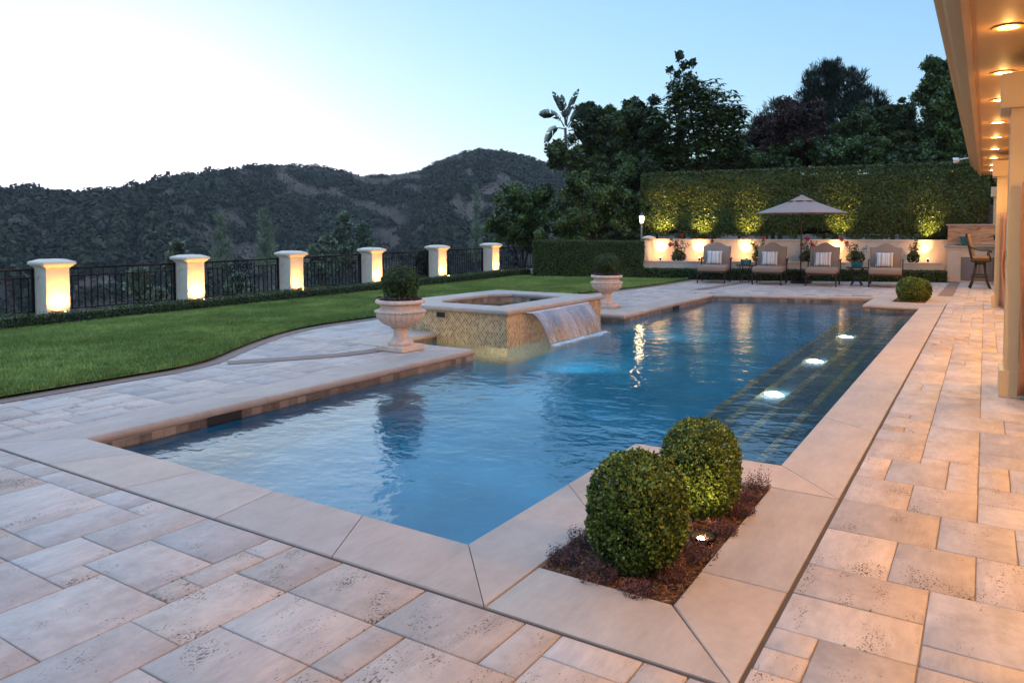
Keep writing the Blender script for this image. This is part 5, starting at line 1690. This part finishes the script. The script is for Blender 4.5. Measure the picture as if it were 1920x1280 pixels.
# ================================================================== TREES
def crown(L, blobs, n, size, seed, **kw):
    """blobs: (centre, radii). Each is filled with leaf clumps of uneven size"""
    rg2 = np.random.default_rng(seed)
    vol = np.array([r[0] * r[2] for c, r in blobs]); vol = vol / vol.sum()
    for (c, r), f in zip(blobs, vol):
        L.add(np.array(c) + nrmz(rg2.normal(size=(int(n * f * .35), 3))) * np.array(r) * rg2.uniform(.1, .62, (int(n * f * .35), 1)), rg2.normal(size=(int(n * f * .35), 3)), size * 1.8, tint=rg2.uniform(.05, .3, int(n * f * .35)), w=.5)
        nc = max(14, int(f * 130)); per = max(4, int(n * f / nc))
        for q in range(nc):
            d = nrmz(rg2.normal(size=3)); k = rg2.uniform(.62, 1.06)
            cc_ = np.array(c) + d * np.array(r) * k
            cr = min(r) * rg2.uniform(.16, .36)
            t0 = rg2.uniform(.1, .8)
            tt = np.clip(t0 + L.rg.uniform(-.25, .25, per), .05, 1)
            dd = nrmz(L.rg.normal(size=(per, 3)))
            P = cc_ + dd * cr * L.rg.uniform(.2, 1.15, (per, 1)) * np.array([1, 1, .8])
            L.add(P, dd, size, tint=tt, jit=.8, **kw)
def tree(name, base, blobs, n, size, mat, seed, label, grp='trees behind the hedge', w=.33, trunk_r=.12, droop=.2):
    """base (x, y, z) and blobs in world coordinates"""
    root = empty(name, base); tag(root, label, 'tree', grp)
    B = Vector(base)
    bl = [((Vector(c) - B), r) for c, r in blobs]
    L = Leaves(seed); crown(L, [(tuple(c), r) for c, r in bl], n, size, seed, w=w, droop=droop)
    L.build('crown', mat, root)
    mb = MB()
    cen = sum((c for c, r in bl), Vector()) / len(bl)
    top = Vector((cen.x * .6, cen.y * .6, cen.z * .8))
    mb.tube([(0, 0, 0), tuple(top * .5 + Vector((.05, 0, 0))), tuple(top)], [trunk_r, trunk_r * .75, trunk_r * .5], 8)
    for c, r in bl: mb.tube([tuple(top * .6), tuple(top * .4 + c * .45), tuple(c)], [trunk_r * .5, trunk_r * .35, trunk_r * .15], 6)
    mb.build('trunk', M['bark'], root, smooth=True)
    return root
def B_(u, v, d, r, rz=None, ry=None):
    p = at(u, v, d); k = d / F_PX * 1.0
    return (tuple(p), (r * k, (ry or r) * k, (rz or r) * k))
def gb(u, d, z=-.4):
    p = at(u, 500, d); return (p.x, p.y, z)

tree('round_tree', gb(980, 31, -2.5), [B_(975, 400, 31, 52, 50), B_(1015, 385, 31, 42, 40), B_(940, 420, 31, 30, 34), B_(985, 440, 31, 45, 30)], 28050, 0.117, M['laurel'], 101, 'bushy round tree beyond the fence, left of the clipped hedge')
tree('laurel_bush', gb(1110, 28), [B_(1065, 425, 28, 52, 45), B_(1120, 400, 28, 60, 60), B_(1175, 410, 28, 50, 60), B_(1085, 375, 29, 38, 35), B_(1045, 405, 28, 30, 30), B_(1078, 350, 26.4, 26, 36), B_(1130, 350, 28.5, 55, 40)], 43350, 0.094, M['laurel'], 102, 'dense sheared laurel mass behind the dark clipped hedge and lantern', trunk_r=.1)
tree('ficus_tree', gb(1170, 31), [B_(1115, 245, 31, 42, 40), B_(1095, 310, 31, 40, 50), B_(1160, 260, 31, 55, 62), B_(1215, 240, 31, 52, 58), B_(1150, 335, 30, 62, 55), B_(1215, 320, 30, 55, 60), B_(1100, 210, 31.5, 24, 20), B_(1190, 205, 31.5, 30, 26), B_(1128, 290, 31, 45, 45), B_(1180, 300, 31.5, 60, 50)], 76500, 0.109, M['tree'], 103, 'broad dark tree right of the banana-like palm')
tree('slender_tree', gb(1275, 33), [B_(1273, 106, 33, 7, 9), B_(1283, 122, 33, 9, 8), B_(1256, 132, 33, 6, 6), B_(1298, 118, 33, 7, 7), B_(1270, 140, 33, 10, 8), B_(1292, 148, 33, 12, 12), B_(1262, 160, 33, 10, 9)], 700, 0.117, M['tree'], 700, 'thin open treetop rising above the umbrella tree', trunk_r=.06)
tree('plum_tree', gb(1460, 33), [B_(1465, 240, 33, 55, 48), B_(1510, 220, 33, 35, 36), B_(1430, 280, 33, 52, 42), B_(1500, 285, 33, 60, 40), B_(1390, 300, 32.5, 40, 30), B_(1478, 200, 33, 22, 14)], 43350, 0.101, M['plum'], 105, 'dark purple-leaved plum tree behind the tall hedge')
tree('shade_tree', gb(1670, 34), [B_(1650, 225, 34, 45, 34), B_(1690, 215, 34, 30, 24), B_(1620, 260, 34, 60, 40), B_(1700, 260, 34, 45, 38), B_(1745, 285, 34, 40, 32), B_(1660, 295, 33.5, 70, 30)], 43350, 0.109, M['tree'], 106, 'broad loose green tree right of the pine')
tree('tall_tree', gb(1775, 32), [B_(1760, 135, 32, 24, 30), B_(1778, 185, 32, 42, 42), B_(1750, 165, 32, 24, 22), B_(1790, 240, 32, 45, 48), B_(1765, 215, 32, 30, 26), B_(1785, 300, 32, 50, 40)], 48450, 0.109, M['laurel'], 107, 'tall dark tree close to the house eave')
tree('hedge_tree', gb(1560, 32), [B_(1560, 290, 32, 70, 38), B_(1450, 305, 32, 60, 30), B_(1620, 295, 32, 60, 34), B_(1700, 300, 32, 60, 30), B_(1780, 300, 31.5, 60, 34), B_(1380, 305, 31, 55, 34), B_(1300, 320, 31, 60, 30), B_(1240, 320, 30.5, 40, 40), B_(1850, 345, 31.5, 45, 45), B_(1840, 385, 31.5, 45, 30)], 30600, 0.101, M['laurel'], 108, 'dark shrubs filling the gap just above the tall hedge')
# pine with upright needle tufts
def pine(name, base, blobs, n, mat, seed, label, size=.28, grp='trees behind the hedge', w=.05, tr=.12):
    root = empty(name, base); tag(root, label, 'tree', grp); B = Vector(base)
    L = Leaves(seed); rg2 = np.random.default_rng(seed)
    mb = MB(); bl = [(Vector(c) - B, r) for c, r in blobs]
    top = max((c for c, r in bl), key=lambda c: c.z)
    mb.tube([(0, 0, 0), (top.x * .5, top.y * .5, top.z * .5), tuple(top)], [tr, tr * .7, tr * .25], 7)
    per = 26
    tot = sum(r[0] * r[2] for c, r in bl)
    for c, r in bl:
        mb.tube([(top.x * .5, top.y * .5, top.z * .55 * min(1, c.z / top.z)), tuple(c)], [tr * .4, tr * .15], 5)
        k = int(n / per * r[0] * r[2] / tot)
        d = nrmz(rg2.normal(size=(k, 3))); q = rg2.uniform(.3, 1.0, (k, 1)) ** .6
        cc_ = np.array(c) + d * np.array(r) * q
        P = np.repeat(cc_, per, 0) + rg2.normal(0, .06, (k * per, 3))
        D = np.repeat(d * .5 + [0, 0, .9], per, 0)
        tt = np.clip(np.repeat(rg2.uniform(.1, .9, k), per) + rg2.uniform(-.15, .15, k * per), .05, 1)
        L.add(P, rg2.normal(size=P.shape), size, w=w, jit=.2, dirs=D, tint=tt, curl=0)
    L.build('crown', mat, root); mb.build('trunk', M['bark'], root, smooth=True)
    return root
pine('pine_tree', gb(1570, 36), [B_(1540, 155, 36, 30, 30), B_(1585, 165, 36, 32, 32), B_(1620, 205, 36, 36, 34), B_(1530, 200, 36, 34, 36), B_(1570, 235, 36, 60, 40), B_(1648, 240, 36, 22, 40), B_(1560, 135, 36, 18, 18)], 34000, M['tree_blue'], 111, 'tall upswept pine behind the plum tree', .30)
pine('pine_tree', gb(1448, 36), [B_(1452, 215, 36, 18, 26), B_(1430, 245, 36, 26, 28), B_(1475, 235, 36, 22, 26)], 5000, M['tree_blue'], 112, 'small grey-green pine top left of the plum tree', .28)

# umbrella tree with drooping whorls of long leaflets
ut = empty('umbrella_tree', gb(1330, 30)); tag(ut, 'umbrella tree with drooping fans of long glossy leaflets', 'tree', 'trees behind the hedge')
B = Vector(ut.location); L = Leaves(121); rg2 = np.random.default_rng(121)
bl = [B_(1290, 170, 30, 38, 30), B_(1330, 195, 30, 50, 45), B_(1270, 230, 30, 50, 55), B_(1350, 245, 30, 50, 48), B_(1310, 290, 30, 62, 50), B_(1375, 215, 30, 24, 26), B_(1368, 275, 30, 30, 38), B_(1250, 290, 30, 35, 40)]
for c, r in bl:
    c = Vector(c) - B
    k = int(r[0] * r[2] * 210)
    d = nrmz(rg2.normal(size=(k, 3))); cc_ = np.array(c) + d * np.array(r) * rg2.uniform(.15, 1.05, (k, 1)) ** .6
    for p, t in zip(cc_, rg2.uniform(.1, .95, k)):
        nl = 8; a = np.linspace(0, 2 * np.pi, nl, endpoint=False) + rg2.uniform(0, 1)
        D = np.stack([np.cos(a), np.sin(a), np.full(nl, -.75)], 1)
        L.add(np.tile(p, (nl, 1)), np.tile([0, 0, 1.], (nl, 1)) + D * .3, .30, w=.16, jit=.12, dirs=D, tint=np.clip(t + rg2.uniform(-.1, .1, nl), .05, 1), curl=.05)
L.build('crown', M['laurel'], ut)
mb = MB()
for c, r in bl[::2]: c = Vector(c) - B; mb.tube([(0, 0, 0), (c.x * .4, c.y * .4, c.z * .5), tuple(c)], [.09, .07, .03], 6)
mb.build('trunk', M['bark'], ut, smooth=True)

# giant bird of paradise: split paddle leaves on a bare trunk
def frond(L, pts, wmax, rg2, t0=.5):
    pts = [np.array(p, float) for p in pts]
    # resample a quadratic curve
    P0, P1, P2 = pts
    ts = np.linspace(0, 1, 30)
    C = np.array([(1 - t) ** 2 * P0 + 2 * t * (1 - t) * P1 + t * t * P2 for t in ts])
    Tn = nrmz(np.gradient(C, axis=0))
    for side in (-1, 1):
        for i in range(6, 29):
            f = (i - 6) / 23
            wd_ = wmax * math.sin(math.pi * min(1, f * .9 + .12)) ** .6
            S = nrmz(np.cross(Tn[i], np.array([.35, .75, .1])))  * side
            if rg2.uniform() < .10: continue
            dirv = S * .85 + Tn[i] * .45 + np.array([0, 0, -.15])
            a = C[i]; b_ = C[i] + (C[min(29, i + 1)] - C[i]) * rg2.uniform(.85, 1.0)
            c = b_ + dirv * wd_ * rg2.uniform(.85, 1.05); d = a + dirv * wd_
            L.solid([a, b_, c, d], [[0, 1, 2, 3]], tint=float(np.clip(t0 + rg2.uniform(-.2, .2), .06, 1)))
    return C
bp_ = empty('bird_of_paradise_palm', gb(1064, 29.5, -1.0)); tag(bp_, 'giant bird of paradise with four torn paddle leaves above the trees', 'tree', 'trees behind the hedge')
B = np.array(bp_.location); L = Leaves(130); rg2 = np.random.default_rng(130)
mb = MB()
hub = np.array(at(1060, 240, 29.5)) - B
fr_ = [((1060, 235), (1058, 200), (1036, 172)), ((1062, 235), (1066, 195), (1085, 167)), ((1058, 238), (1045, 205), (1010, 214)), ((1057, 242), (1030, 232), (1022, 275)), ((1066, 240), (1085, 205), (1100, 215)), ((1062, 236), (1060, 205), (1052, 178)), ((1063, 238), (1078, 212), (1096, 196)), ((1066, 245), (1090, 240), (1098, 275))]
for i, f in enumerate(fr_):
    Q = [np.array(at(*p, 29.5 + (k * .12 * (1 if i % 2 else -1)))) - B for k, p in enumerate(f)]
    C = frond(L, Q, .25, rg2, .10)
    mb.tube([tuple(p) for p in C[::3]], [.028 - .0022 * k for k in range(len(C[::3]))], 5)
L.build('leaves', M['palm'], bp_)
mb.tube([(0, 0, 0), tuple(hub * .5 + np.array([.05, 0, 0])), tuple(hub)], [.08, .065, .055], 8)
mb.build('trunk', M['bark'], bp_, smooth=True)
tree('leafy_shrub', gb(1050, 27.6, -1), [B_(1048, 285, 28.6, 22, 22), B_(1075, 300, 28.6, 20, 20), B_(1040, 305, 28.6, 14, 10)], 1300, .16, M['tree'], 131, 'sparse leafy tree top around the palm trunk', trunk_r=.05)

# trees on the slope beyond the fence
def slope_tree(kind, u, vt, vb, d, wpx, seed, label, mat, n=3500):
    top = at(u, vt, d); bot = at(u, vb, d); k = d / F_PX
    z_ = float(terrain_z(np.array([top.x]), np.array([top.y]))[0])
    base = (top.x, top.y, z_ - .2)
    H = vb - vt
    if kind == 'pine':
        bl = [B_(u + random.uniform(-3, 3), vt + H * f, d, wpx * (.16 + .5 * f), H * .13) for f in (.05, .25, .42, .6, .78, .95)]
        return pine('pine_tree', base, bl, n, mat, seed, label, .26 * d / 36, 'trees on the slope beyond the fence', .05, .1)
    bl = [B_(u + random.uniform(-.3, .3) * wpx, vt + H * f, d, wpx * (.25 + .3 * f), H * .18) for f in (.12, .35, .55, .8)]
    return tree('slope_tree', base, bl, n * 4, .0048 * d, mat, seed, label, 'trees on the slope beyond the fence', trunk_r=.08)
random.seed(5)
slope_tree('pine', 413, 410, 505, 46, 34, 201, 'pine left of the second-tallest one, beyond the second pillar', M['sage'])
slope_tree('pine', 497, 404, 500, 46, 32, 202, 'young pointed pine beyond the first scrolled railing', M['sage'])
slope_tree('round', 645, 405, 505, 60, 34, 203, 'pale airy tree just left of the fourth pillar', M['sage'])
slope_tree('round', 690, 425, 505, 55, 36, 204, 'grey-green airy tree behind the fourth pillar', M['sage'])
slope_tree('round', 606, 450, 515, 50, 50, 205, 'low rounded scrub tree right of the third pillar', M['sage'])
slope_tree('round', 332, 458, 540, 40, 26, 206, 'thin twiggy tree beside the second pillar', M['sage'], 1500)
slope_tree('round', 270, 510, 590, 26, 50, 207, 'grey-green shrub seen through the first railing', M['sage'])
slope_tree('pine', 893, 355, 480, 75, 20, 208, 'slim columnar tree left of the round bushy tree', M['sage'], 2500)
slope_tree('round', 790, 480, 540, 45, 50, 209, 'dark scrub seen through the second scrolled railing', M['chap'])
slope_tree('round', 455, 520, 585, 30, 60, 210, 'green shrub seen through the first scrolled railing', M['sage'])

# ================================================================== the evening air over the canyon
mb = MB(); mb.box((0, 0, 60), (5600, 5600, 205))
m, nt, n, l, b = newmat('evening_haze')
n.remove(b)
v = n.new('ShaderNodeVolumePrincipled'); v.inputs['Color'].default_value = (.86, .86, .95, 1); v.inputs['Density'].default_value = .00022; v.inputs['Anisotropy'].default_value = .2
out = [q for q in n if q.type == 'OUTPUT_MATERIAL'][0]; l.new(v.outputs[0], out.inputs['Volume'])
tag(mb.build('haze', m), 'thin blue evening haze over the canyon', 'haze', kind='stuff')
